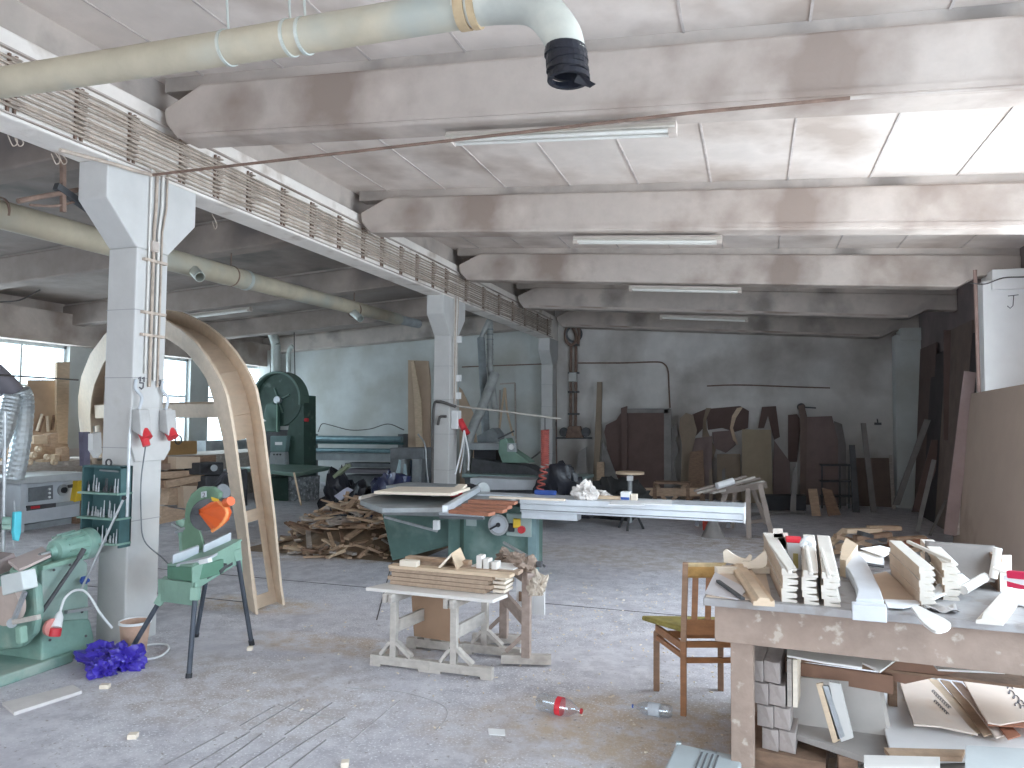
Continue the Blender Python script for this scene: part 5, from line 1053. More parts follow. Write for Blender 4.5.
# cabriole leg blank
P = [U(x, y, Y=3.36) for x, y in ((856, 619), (884, 619), (884, 611), (877, 600), (871, 585), (865, 572), (857, 562), (848, 560), (842, 566), (841, 572), (848, 578), (853, 588), (857, 602), (855, 609))]
t = thing('corbel_bracket', 'big white curved wooden bracket lying across the front edge of the workbench', 'bracket', T(868, 612))
poly = [T(x, y, TZ+.005) for x, y in ((856, 612), (884, 613), (880, 600), (873, 585), (867, 572), (859, 562), (849, 561), (842, 566), (842, 574), (849, 580), (854, 590), (858, 602))]
MB().ext(poly, (0, 0, .055)).build('curved_body', mat('bluish_primed', (.62, .62, .64), .7, .05, 5, .06), t, bevel=.005)
MB().ext([T(854, 606, TZ-.02), T(885, 607, TZ-.02), T(884, 598, TZ-.02), T(858, 597, TZ-.02)], (0, 0, .085)).build('block_end', MATS['bluish_primed'], t, bevel=.004) if False else MB().obox(T(869, 612, TZ+.03)+Vector((0, .0, 0)), fd*.065, bd*.03, (0, 0, .032)).build('block_end', MATS['bluish_primed'], t, bevel=.004)
one(MB().ext([T(842, 562, TZ+.001), T(846, 552, TZ+.001), T(858, 560, TZ+.001), T(846, 578, TZ+.001), T(840, 576, TZ+.001)], (0, 0, .09)), 'angled_block', pine, 'tan wooden block behind the curved white bracket', 'block')
one(MB().ext([T(866, 577, TZ+.002), T(886, 572, TZ+.002), T(926, 603, TZ+.002), T(906, 606, TZ+.002), T(888, 608, TZ+.002)], (0, 0, .004)), 'kraft_sheet', mdf, 'brown card sheet with a pale torn end right of the curved bracket', 'card')
one(MB().ext([T(888, 608, TZ+.010), T(884, 600, TZ+.008), T(915, 601, TZ+.010), T(925, 604, TZ+.010), T(903, 609, TZ+.010)], (0, 0, .004)), 'torn_paper', paper, 'white torn paper at the front edge right of the curved bracket', 'paper')
one(MB().grid(lambda a, b: T(930, 603, TZ+.01).lerp(T(990, 583, TZ+.02), a)+bd*(.16*b)+Vector((0, 0, .035*math.sin(a*3.1)*(.4+b)+.004)), 12, 6), 'curled_paper', paper, 'large curled white paper on the bench right of the profile stacks', 'paper', smooth=60, solid=.003)
one(MB().grid(lambda a, b: T(925, 611, TZ+.006).lerp(T(960, 614, TZ+.006), a)+bd*(.12*b)+Vector((0, 0, .01*math.sin(a*9+b*5)+.008)), 10, 5), 'crumpled_paper', mat('grey_crumple', (.48, .45, .43), .9, .25, 14, .3), 'crumpled grey paper at the front edge under the curled white paper', 'paper', smooth=60, solid=.002)
t_ = smoothpath([T(x, y, TZ+.02) for x, y in ((911, 609), (918, 608), (930, 614), (946, 622), (951, 627), (947, 632), (936, 634), (926, 628), (917, 619))], 4)[:-1]
one(MB().ext(t_, (0, 0, .012)), 'wooden_paddle', pine_w, 'white rounded wooden paddle sticking out over the front of the workbench', 'paddle', bevel=.002)
t_ = [T(x, y, TZ+.004) for x, y in ((981, 619), (994, 631), (1010, 604), (1060, 608), (1060, 596), (1000, 594))]
m = MB(); a = T(990, 625, TZ+.0); b = T(1012, 598, TZ+.0); s_ = fd
P = [(-.05, 0), (.045, 0), (.045, .02), (.02, .026), (.0, .05), (-.02, .05), (-.03, .02), (-.05, .014)]
one(m.ext([a+s_*p+Vector((0, 0, q+.001)) for p, q in P], b-a), 'crown_moulding', bw, 'short white grooved moulding pointing over the right front edge of the workbench', 'moulding')
one(MB().ext([T(1008, 604, TZ+.005), T(1060, 612, TZ+.005), T(1060, 596, TZ+.03), T(1012, 593, TZ+.03)], (0, 0, .02)), 'white_offcut', paper, 'white board offcut at the right edge behind the short moulding', 'offcut')
m = MB(); m.ext([T(1000, 592, TZ), T(1012, 592, TZ), T(1012, 580, TZ), T(998, 580, TZ)], (0, 0, .13)); one(m, 'white_block', bw, 'white mitred block standing upright at the right end of the workbench', 'block', bevel=.003)
one(MB().ext([T(990, 584, TZ), T(999, 592, TZ), T(1003, 588, TZ), T(994, 578, TZ)], (0, 0, .16)), 'brown_block', brown_wood, 'dark brown block next to the white mitred block', 'block')
one(MB().bar(T(993, 568, TZ+.15), T(1024, 578, TZ+.12), .05, .012), 'white_wing_piece', bw, 'thin white strip resting across the mitred block', 'strip')
t = thing('folding_saw', 'red and white handled tool at the right edge of the workbench', 'tool', T(1020, 585))
for i, (y0_, y1_) in enumerate(((574, 578), (583, 589))): MB().bar(U(1008, y0_, Y=3.5+.05*i), U(1050, y1_, Y=3.4+.05*i), .03, .03).build('red_grip', mat('crimson', (.65, .02, .08), .5, .05, 6, 0), t, bevel=.005)
MB().bar(U(1005, 577, Y=3.52), U(1040, 586, Y=3.46), .04, .02).build('white_body', white_pl, t)
# scrolled card behind and other papers
m = MB(); a = T(925, 563, TZ+.02)
def cs(u_, v_):
    x = 925+u_*70; y = 560+v_*22-10*math.sin(u_*PI)*.2; p = U(x, 541+v_*36+u_*5, Y=4.5-.25*(1-v_)**2*.3-.3*v_); return p
one(m.grid(cs, 12, 8), 'curled_cardboard', mat('greyish_card', (.22, .195, .18), .85, .1, 5, .05), 'large greyish curled cardboard standing behind the right profile stacks', 'cardboard', smooth=60, solid=.004)
one(MB().tube([U(993, 578, Y=4.1), U(998, 548, Y=4.1)], .018, 10), 'card_tube', pine_w, 'rolled pale edge at the right of the curled cardboard', 'roll')
one(MB().bar(T(944, 575, TZ+.05), T(986, 578, TZ+.05), .04, .02), 'pale_batten', pine_w, 'pale batten lying behind the curled white paper', 'batten')
one(MB().tube([T(963, 590, TZ+.05), T(985, 577, TZ+.08)], .022, 8), 'dusty_tube', mat('dusty_white', (.6, .57, .54), .8, .2, 9, .2), 'short dusty white tube lying across the pale batten', 'tube')
for i, pts in enumerate((((840, 552), (882, 552), (884, 561), (850, 560)), ((850, 556), (884, 562), (884, 569), (868, 567)), ((896, 550), (880, 546), (860, 549), (884, 557)))):
    one(MB().ext([T(x, y, TZ+.004+.008*i) for x, y in pts], (0, 0, .004)), 'white_card', paper, ('white card at the back of the bench left of the fourth stack', 'white card in front of the others left of the fourth stack', 'topmost white card left of the fourth stack')[i], 'card')
one(MB().ext([T(854, 561, TZ+.024), T(884, 566, TZ+.024), T(884, 568, TZ+.024), T(856, 564, TZ+.024)], (0, 0, .004)), 'dark_strip', dark_metal, 'dark thin strip between the white cards on the workbench', 'strip')
# chair
P1_, F1_, F2_ = Vector((-.395, 4.42, 0)), Vector((-.59, 4.76, 0)), Vector((-.21, 4.90, 0)); P2_ = P1_+F2_-F1_
sd = (P2_-P1_).normalized(); bk = (P1_-F1_).normalized()
t = thing('wooden_chair', 'orange brown slatted wooden chair with a mustard seat pad beside the workbench', 'chair', (P1_+F2_)/2)
ch_w = mat('chair_varnish', (.33, .15, .065), .45, .18, bump=.08, stretch=(3, 3, 8), scale=4)
def post(p, z0, z1, w_=.030, lean=0): return MB().obox(up(p, (z0+z1)/2)+bk*lean/2, sd*w_/2, bk*w_*.6, Vector((0, 0, (z1-z0)/2))+bk*lean/2)
for p in (P1_, P2_):
    MB().bar(up(p, 0), up(p, .42), .034, .038, (0, 1, 0)).build('rear_leg', ch_w, t, bevel=.003); MB().bar(up(p, .42), up(p, .87)+bk*.03, .032, .036, (0, 1, 0)).build('back_post', mat('worn_post', (.36, .22, .14), .6, .15, bump=.1, stretch=(3, 3, 8), scale=4), t, bevel=.003)
for p in (F1_, F2_): MB().bar(up(p, 0), up(p, .365), .036, .036, (0, 1, 0)).build('front_leg', mat('chair_leg_brown', (.27, .16, .10), .6, .15, bump=.1, stretch=(3, 3, 8), scale=4), t, bevel=.003)
MB().bar(up(P1_, .82)+bk*.028, up(P2_, .82)+bk*.028, .04, .07).build('top_rail', foam, t, bevel=.012)
MB().bar(up(P1_, .855)+bk*.028, up(P2_, .855)+bk*.028, .035, .03).build('torn_padding', mat('pale_foam', (.55, .42, .24), .9, .2, 14, .3), t, bevel=.01)
MB().bar(up(P1_, .50)+bk*.01, up(P2_, .50)+bk*.01, .022, .085).build('lower_back_rail', ch_w, t, bevel=.003)
for k in range(5):
    f = (k+.75)/5.2; p = P1_.lerp(P2_, f); MB().bar(up(p, .53)+bk*.01, up(p, .80)+bk*.028, .034, .014, (0, 1, 0)).build('slat', ch_w, t, bevel=.002)
for a, b, z, h_ in ((P1_, P2_, .40, .035), (P1_, P2_, .31, .03), (P1_, F1_, .33, .03), (P2_, F2_, .33, .03), (F1_, F2_, .345, .045), (P1_, F1_, .385, .045)): MB().bar(up(a, z), up(b, z), .02, h_).build('stretcher', ch_w, t, bevel=.002)
q = [F1_-bk*.10-sd*.06, F2_-bk*.07+sd*.02, P2_-bk*.02+sd*.01, P1_-bk*.02-sd*.01]
MB().ext([up(v, z_) for v, z_ in zip(q, (.405, .405, .462, .462))], (0, 0, .032)).build('seat_pad', cushion, t, bevel=.012)
# floor litter
def bottle(name, label, a, b, r, red_band):
    a, b = Vector(a), Vector(b); ax = (b-a).normalized(); L_ = (b-a).length
    t = thing(name, label, 'bottle', (a+b)/2-Vector((0, 0, r)))
    MB().lathe([(.004, 0), (r*.8, .002), (r, .02), (r*.96, L_*.3), (r, L_*.35), (r, L_*.6), (r*.9, L_*.72), (r*.45, L_*.86), (r*.26, L_*.9), (r*.26, L_*.97)], a, ax, 24).build('bottle_body', pet, t, smooth=50)
    MB().lathe([(r*.30, L_*.965), (r*.30, L_)], a, ax, 14).build('cap', red if red_band else blue, t)
    if red_band: MB().lathe([(r*1.02, L_*.44), (r*1.02, L_*.56)], a, ax, 24).build('label_band', mat('red_label', (.7, .03, .05), .5, .2, 6, .0), t, smooth=50)
    else: MB().lathe([(r*1.01, L_*.30), (r*1.01, L_*.58)], a, ax, 24).build('label_band', mat('faint_label', (.55, .60, .66), .5, .2, 6, .0), t, smooth=50)
a = U(538, 701, Z=.055); b = U(582, 714, Z=.03); bottle('plastic_bottle', 'clear plastic bottle with a red label lying on the floor left of the chair', a, b+Vector((0, 0, .015)), .050, True)
a = U(672, 712, Z=.036); b = U(632, 706, Z=.036); bottle('plastic_bottle', 'clear plastic bottle with a small blue cap lying by the chair leg', a, b, .036, False)
q = [U(488, 729, Z=.002), U(505, 730, Z=.002), U(505, 736, Z=.002), U(489, 735, Z=.002)]
one(MB().ext(q, (0, 0, .004)), 'paper_slip', paper, 'small white paper slip on the bare floor in the lower middle', 'paper')
q = [U(2, 706, Z=.0), U(73, 688, Z=.0), U(82, 694, Z=.0), U(14, 716, Z=.0)]
one(MB().ext([v+Vector((0, 0, .001)) for v in q], (0, 0, .02)), 'floor_board', mat('dusty_plank', (.62, .58, .56), .85, .08, 5, .1), 'short pale plank lying on the floor at the lower left', 'plank', bevel=.002)
for i, (x, y, s_) in enumerate(((105, 688, .05), (133, 738, .04), (345, 766, .03), (250, 650, .03))):
    p = U(x, y, Z=0); one(MB().obox(p+Vector((0, 0, .012)), Vector((s_*.5, .01, 0)), Vector((-.008, .018, 0)), (0, 0, .012)), 'wood_chip', pine_lt, ('small cream wood block beside the violet bag', 'pale wood chip on the floor below the violet bag', 'tiny wood chip at the lower edge of the floor', 'tiny wood chip beside the dark stand leg')[i], 'chip')
rr = random.Random(3)
m = MB()
for i in range(420):
    x, y = rr.gauss(-1.2, 1.0), rr.gauss(6.0, 1.4)
    s_ = rr.uniform(.003, .012); q = rr.uniform(0, PI); m.obox((x, y, .004), (s_*math.cos(q), s_*math.sin(q), 0), (-.004*math.sin(q), .004*math.cos(q), 0), (0, 0, .003))
o = one(m, 'wood_shavings', pine_lt, 'tiny pale shavings scattered over the workshop floor', 'shavings'); o['kind'] = 'stuff'
# scored cover boards in the floor, lower left
gm = mat('floor_channel', (.27, .26, .26), .9, .2, 8, .1); m = MB()
for (x0_, y0_, x1_, y1_) in ((240, 768, 285, 738), (265, 768, 306, 741), (290, 768, 326, 740), (215, 768, 262, 734), (190, 768, 250, 732), (165, 765, 224, 733), (285, 735, 332, 703), (300, 745, 345, 717), (250, 730, 300, 700), (240, 726, 275, 706)):
    groove(m, U(x0_, y0_, Z=0), U(x1_, y1_, Z=0), .008)
struct('trim_5', m, gm)
m = MB(); 
for pts in (((345, 688), (400, 692), (440, 704), (447, 716), (436, 730)), ((278, 704), (300, 712), (345, 720)), ((180, 730), (210, 712), (256, 690)), ((350, 742), (400, 700))):
    P = smoothpath([U(x, y, Z=.001) for x, y in pts], 5)
    for a, b in zip(P, P[1:]): groove(m, a, b, .004)
struct('trim_6', m, mat('worn_crack', (.42, .40, .40), .9, .2, 8, .1))
# tool case at the bottom edge
t = thing('tool_case', 'pale grey plastic tool case lying on the floor at the lower edge', 'case', (-.25, 3.6, 0))
cm = mat('case_grey', (.52, .58, .60), .5, .05, 5, .05)
c0, c1, c2, c3 = Vector((-.37, 3.76, 0)), Vector((-.06, 3.72, 0)), Vector((-.10, 3.30, 0)), Vector((-.41, 3.34, 0))
MB().ext([up(v, .002) for v in (c0, c1, c2, c3)], (0, 0, .055)).build('lower_shell', cm, t, bevel=.01)
MB().ext([up(v, .06) for v in (c0, c1, c2, c3)], (0, 0, .055)).build('upper_shell', cm, t, bevel=.01)
for f in (.42, .50, .58, .66): MB().bar(up(c0.lerp(c1, f), .117).lerp(up(c3.lerp(c2, f), .117), .12), up(c0.lerp(c1, f), .117).lerp(up(c3.lerp(c2, f), .117), .75), .008, .005).build('rib', grey_d, t)
MB().bar(up(c0.lerp(c1, .38), .118)+Vector((0, -.03, 0)), up(c0.lerp(c1, .62), .118)+Vector((0, -.03, 0)), .02, .006).build('latch', grey_mid, t)
MB().obox(up(c0, .10)+Vector((.01, 0, 0)), (.012, 0, 0), (0, .012, 0), (0, 0, .02)).build('catch', cm, t)
# end grain beams under the bench
gz = mat('end_grain', (.40, .345, .32), .85, .12, 9, .15, spots=(12, .55, .65, (.36, .30, .28)))
for r in range(4):
    for c_ in range(2):
        x = -.04+.076*c_+.022*(3-r); z = .13+.105*r
        if r == 0: x += .0
        one(MB().ext([(x, 3.80, z), (x+.072, 3.78, z), (x+.072, 3.78, z+.10), (x+.04, 3.785, z+.097), (x, 3.80, z+.10)], (.12, 1.0, 0)), 'squared_timber', gz, 'squared timber in the stack under the workbench, %s row, %s one' % (('bottom', 'second', 'third', 'top')[r], ('left', 'right')[c_]), 'timber', 'squared timbers under the workbench', bevel=.003)
one(MB().ext([(-.05, 3.78, .0), (.30, 3.74, .0), (.42, 4.7, .0), (.05, 4.75, .0)], (0, 0, .128)), 'support_block', brown_wood, 'dark wooden bearer on the floor under the squared timbers', 'block')
for i, x in enumerate((.14, .165)): one(MB().ext([(x, 3.80, .34), (x+.02, 3.80, .34), (x+.02, 3.80, .56), (x, 3.80, .56)], (.12, .9, 0)), 'edge_board', (old_wood, pine_lt)[i], ('grey', 'pale')[i]+' board on edge right of the squared timbers under the workbench', 'board')
# lower shelf with boards
t = thing('lower_shelf', 'low platform of grey boards under and before the workbench at the right', 'shelf', (.9, 3.8, 0))
a, b, c, d = Vector((.16, 3.86, 0)), Vector((1.6, 3.05, 0)), Vector((1.9, 4.15, 0)), Vector((.22, 4.45, 0))
MB().ext([up(a, .17), up(b, .17), up(c, .17), up(d, .17)], (0, 0, .03)).build('shelf_board', mat('grey_shelf_board', (.34, .31, .29), .8, .08, 4, .08), t, bevel=.003)
for p in (a.lerp(b, .12), a.lerp(b, .8), c.lerp(d, .2), c.lerp(d, .85)): p = p.lerp(Vector((.95, 3.85, 0)), .1); MB().obox(up(p, .085), (.04, 0, 0), (0, .04, 0), (0, 0, .085)).build('bearer', brown_wood, t)
t = thing('offcut_tray', 'long reddish brown tray of white board offcuts under the workbench', 'tray', (.7, 4.2, .5))
a = U(785, 661, Y=4.0); b = U(893, 676, Y=3.95); 
MB().ext([a, b, b+Vector((0, 0, -.085)), a+Vector((0, 0, -.07))], (0, .02, 0)).build('tray_front', mat('tray_brown', (.24, .13, .085), .7, .1, 5, .05), t)
MB().ext([a+Vector((0, .02, 0)), b+Vector((.8, .0, 0)), b+Vector((.85, .5, 0)), a+Vector((0, .5, 0))], (0, 0, .012)).build('tray_base', brown_wood, t)
MB().bar(a+Vector((.03, .45, -.0)), a+Vector((.03, .45, -.30)), .04, .04).build('support', brown_wood, t); MB().bar(b+Vector((.05, .35, 0)), b+Vector((.05, .35, -.28)), .04, .04).build('support', brown_wood, t)
for i, pts in enumerate((((787, 650), (830, 655), (826, 664), (787, 657)), ((828, 652), (863, 655), (862, 669), (826, 664)), ((863, 655), (900, 658), (880, 673), (862, 664)), ((930, 662), (1005, 668), (1005, 674), (938, 671)))):
    y_ = 4.05; q = [U(x, y, Z=.60) for x, y in pts]
    one(MB().ext(q, (0, 0, .008)), 'board_offcut', pine_w, ('white board offcut in the tray, leftmost', 'white board offcut in the tray, second from the left', 'white triangular board offcut in the tray', 'long pale board offcut in the tray at the right')[i], 'offcut')
one(MB().ext([U(876, 676, Y=4.0), U(903, 657, Y=4.0), U(962, 661, Y=4.0), U(964, 671, Y=4.0), U(905, 684, Y=4.0)], (0, .02, 0)), 'dark_sheet', MATS['tray_brown'], 'dark brown panel standing behind the big white board under the workbench', 'panel')
one(MB().ext([U(x, y, Y=3.97) for x, y in ((785, 676), (878, 684), (890, 745), (788, 732))], (.02, .02, .0)), 'grey_backboard', mat('warm_grey_board', (.45, .41, .38), .8, .06, 4, .05), 'warm grey board standing behind the leaning strips under the workbench', 'board') 
for i, (pts, mm) in enumerate(((((816, 684), (822, 683), (840, 740), (833, 744)), pine), (((822, 686), (828, 686), (845, 736), (838, 740)), steel), (((829, 682), (840, 684), (853, 738), (841, 742)), mat('light_grey_strip', (.60, .57, .54), .7, .06, 4, .05)))):
    one(MB().ext([U(x, y, Y=3.80) for x, y in pts], (.005, .015, 0)), 'leaning_strip', mm, ('pale wooden strip leaning under the workbench, left of the three', 'grey metal channel leaning between two strips under the workbench', 'light grey strip leaning under the workbench, right of the three')[i], 'strip')
# large template boards
def flatboard(pts, z, m_, th, label, name='template_board', dz=0):
    return one(MB().ext([U(x, y, Z=z) for x, y in pts], (0, 0, th)), name, m_, label, 'board', bevel=.0015)
wb = flatboard(((873, 679), (900, 680), (950, 700), (1060, 715), (1060, 760), (893, 765), (884, 730)), .215, mat('blotchy_white_board', (.80, .78, .78), .8, .04, 4, .05, spots=(4, .60, .70, (.60, .46, .34))), .02, 'large blotchy white board on the low platform at lower right', 'white_board')
sc_ = [(896, 670), (912, 671), (926, 678), (942, 695), (970, 729), (978, 736), (940, 728), (914, 726), (905, 700)]
for i in range(4):
    pts = [(x+12*i, y+1.5*i) for x, y in ((928, 679), (938, 681), (975, 722), (985, 732), (972, 736), (950, 706))]
    flatboard(pts, .245+.008*i, (pine, tan_wood, sheet_m, red_wood)[i], .006, ('lowest', 'second', 'third', 'uppermost')[i]+' brown edged template sheet fanned between the two big templates')
b1_ = flatboard(sc_, .262, sheet_m, .008, 'curved pinkish template sheet with handwriting, left one on the white board')
b2_ = flatboard(((958, 672), (1060, 668), (1060, 730), (1024, 722), (1000, 726), (988, 724), (980, 712)), .30, sheet_m, .008, 'big pinkish template sheet with a dark flourish, right one at lower right')
one(MB().ext([U(958, 673, Z=.292), U(1060, 669, Z=.292), U(1060, 730, Z=.292), U(988, 726, Z=.292)], (0, 0, .006)), 'template_board', red_wood, 'reddish sheet right under the big pinkish template with the flourish', 'board')
m = MB()
def scr(m, x0_, y0_, dx, dy, n_, z, amp, r_=.0022, turns=5):
    P = []
    for k in range(n_*8+1):
        f = k/(n_*8); P.append(U(x0_+dx*f+amp*math.cos(f*turns*2*PI)*.7, y0_+dy*f+amp*math.sin(f*turns*2*PI), Z=z))
    m.tube(P, r_, 5)
scr(m, 932, 690, 18, 18, 10, .2715, 1.6, .0012, 9); scr(m, 934, 700, 14, 14, 8, .2715, 1.4, .0012, 7)
m.build('handwriting', ink, b1_)
m = MB(); scr(m, 1000, 683, 12, 6, 6, .309, 1.6, .003, 2); scr(m, 1008, 690, 14, 14, 8, .309, 2.6, .003, 3); scr(m, 1014, 703, 16, 8, 6, .309, 2.0, .0028, 3)
m.build('flourish', ink, b2_)
flatboard(((864, 762), (940, 764), (940, 775), (864, 775)), .26, pine_w, .03, 'white board end cut by the lower edge under the handwriting template', 'white_board')
flatboard(((966, 750), (1060, 755), (1060, 800), (964, 790)), .30, mat('pale_grey_panel', (.56, .58, .58), .7, .06, 4, .05), .02, 'pale grey panel at the lower right corner', 'grey_sheet')
flatboard(((884, 752), (965, 754), (962, 762), (890, 760)), .235, tan_wood, .02, 'tan batten below the white board at the lower right', 'batten')
# white plastic holder, lower right

# offcuts on the floor behind the bench
pz = [(828, 545, 846, 530, pine), (835, 536, 870, 545, tan_wood), (845, 531, 880, 530, pine), (855, 538, 890, 534, brown_wood), (868, 528, 900, 528, tan_wood), (880, 540, 925, 538, tan_wood), (890, 545, 930, 541, red_wood), (838, 548, 862, 541, tan_wood), (866, 548, 905, 546, brown_wood), (826, 552, 850, 550, tan_wood), (905, 550, 940, 546, tan_wood), (860, 533, 884, 540, dark_metal)]
for i, (x0_, y0_, x1_, y1_, mm) in enumerate(pz):
    k = i % 4; a = U(x0_, y0_, Y=10.2-.12*k); b = U(x1_, y1_, Y=10.3-.1*k); a.z = max(a.z, .05); b.z = max(b.z, .05)
    one(MB().bar(a, b, .11, .05), 'scrap_wood', mm, 'rough scrap piece in the low wood heap on the floor behind the workbench', 'scrap', 'scraps behind the workbench')
# ================================================================== BACK WALL AND RIGHT SIDE
WY = 16.72
def panel(pts, Y, th, m_, name, label, cat, grp=None, **k): return one(ptrace(MB(), pts, Y, th), name, m_, label, cat, grp, **k)
dk1 = mat('dark_brown_door', (.12, .075, .065), .8, .12, 4, .08); dk2 = mat('dull_brown_sheet', (.17, .12, .10), .85, .12, 4, .08); dk3 = mat('dull_tan_sheet', (.25, .19, .14), .85, .12, 4, .08)
dk4 = mat('mauve_brown_sheet', (.21, .15, .14), .85, .1, 4, .08); dkg = mat('dusty_grey_wood', (.22, .20, .19), .85, .15, 4, .1)
# wall pipe trunk, valve box, conduits
t = thing('wall_duct', 'tall rusty twin pipe on the back wall with a coil above and valves below', 'pipe', U(574, 430, Y=WY))
for x in (571, 576): MB().tube([U(x, 345, Y=WY), U(x-.5, 432, Y=WY)], .035, 10).build('riser', rust, t, smooth=50)
for y in (345, 373, 392, 414): p = U(574, y, Y=WY-.02); MB().box(p.x-.14, p.x+.12, p.y-.03, p.y+.05, p.z-.02, p.z+.02).build('strap', dark_metal, t)
MB().tube(smoothpath([U(x, y, Y=WY-.05) for x, y in ((560, 322), (568, 324), (574, 330), (576, 340), (571, 345), (566, 340), (566, 330), (572, 323), (579, 330), (578, 344))], 5), .035, 8).build('coil', rust, t, smooth=50)
MB().ring(U(574, 334, Y=WY-.05), U(574, 334, Y=WY), .20, .15, 20).build('coil_ring', dark_metal, t)
p = U(573, 377, Y=WY-.08); MB().box(p.x-.09, p.x+.09, p.y-.06, p.y+.06, p.z-.11, p.z+.10).build('white_box', mat('dull_white_box', (.45, .45, .43), .7, .05, 4, .05), t, bevel=.01)
ptrace(MB(), [(568, 426), (580, 426), (583, 438), (565, 438)], WY-.12, .15).build('valve_box', rust, t, bevel=.02)
for x in (564, 586): MB().cyl(U(x, 432, Y=WY-.12), U(x, 432, Y=WY), .11, 12).build('flange', dark_metal, t, smooth=40)
MB().bar(U(556, 438, Y=WY-.05), U(592, 438, Y=WY-.05), .06, .04).build('shelf_iron', dark_metal, t)
one(MB().tube([U(555, 328, Y=WY), U(557, 500, Y=WY)], .02, 6), 'wall_conduit', rust, 'vertical rusty conduit on the back wall left of the twin pipes', 'conduit')
one(MB().tube(smoothpath([U(x, y, Y=WY+.03) for x, y in ((578, 363), (620, 363), (655, 362), (664, 364), (668, 371), (669, 388), (670, 408))], 5), .018, 6), 'wall_conduit', rust, 'conduit running right on the back wall and bending down above the dark door', 'conduit')
one(MB().tube(smoothpath([U(x, y, Y=WY+.03) for x, y in ((707, 386), (740, 385), (797, 387), (830, 388))], 5), .016, 6), 'wall_conduit', rust, 'horizontal conduit high on the back wall above the brown templates', 'conduit')
one(MB().tube([U(462, 367, Y=WY+.03), U(542, 364, Y=WY+.03)], .015, 6), 'wall_conduit', rust, 'thin conduit on the back wall right of the middle column', 'conduit')
one(MB().tube([U(543, 340, Y=WY), U(543, 440, Y=WY)], .02, 6), 'wall_conduit', dark_metal, 'dark conduit down the left side of the far column', 'conduit')
one(MB().tube(smoothpath([U(x, y, Y=WY-.1) for x, y in ((556, 422), (551, 440), (540, 452), (528, 461))], 5), .02, 6), 'wall_cable', cable_d, 'dark cable curving from the valve box down to the planing machine', 'cable')
# leaning boards, left to right
panel([(578, 452), (586, 447), (588, 498), (575, 498)], 16.3, .04, dkg, 'grey_board', 'short grey board pair leaning under the valve box', 'board')
panel([(597, 382), (602, 382), (601, 440), (596, 500), (592, 500)], 16.3, .05, dk3, 'tall_lath', 'tall narrow lath leaning against the back wall left of the dark door', 'lath')
panel([(597, 462), (604, 462), (604, 500), (596, 500)], 16.1, .05, tan_wood, 'short_plank', 'short tan plank in front of the tall narrow lath', 'plank')
panel([(606, 425), (616, 420), (623, 410), (623, 500), (612, 495), (606, 440), (604, 432)], 16.35, .04, dk1, 'cutout_sheet', 'dark shaped panel left of the dark door', 'panel')
panel([(602, 440), (607, 450), (618, 480), (606, 500), (602, 500)], 16.25, .03, dkg, 'cutout_sheet', 'grey pointed panel in front of the dark shaped panel', 'panel')
t = thing('dark_door', 'dark brown door leaf with a greyish frame leaning at the back wall', 'door', U(648, 495, Y=16.2))
ptrace(MB(), [(626, 409), (670, 409), (672, 500), (626, 500)], 16.25, .05).build('door_leaf', dk1, t, bevel=.01)
ptrace(MB(), [(627, 408.5), (670, 408.5), (670, 413), (627, 413)], 16.2, .05).build('top_rail', dkg, t)
ptrace(MB(), [(664, 409), (671, 409), (672, 500), (664, 500)], 16.2, .05).build('side_stile', dkg, t)
ptrace(MB(), [(621, 408), (627, 406), (627, 500), (622, 500)], 16.2, .05).build('left_stile', dk1, t)
panel([(672, 428), (676, 424), (678, 434), (675, 440), (679, 450), (674, 462), (677, 480), (672, 490)], 16.3, .03, dkg, 'wavy_board', 'grey wavy edged board right of the dark door', 'board')
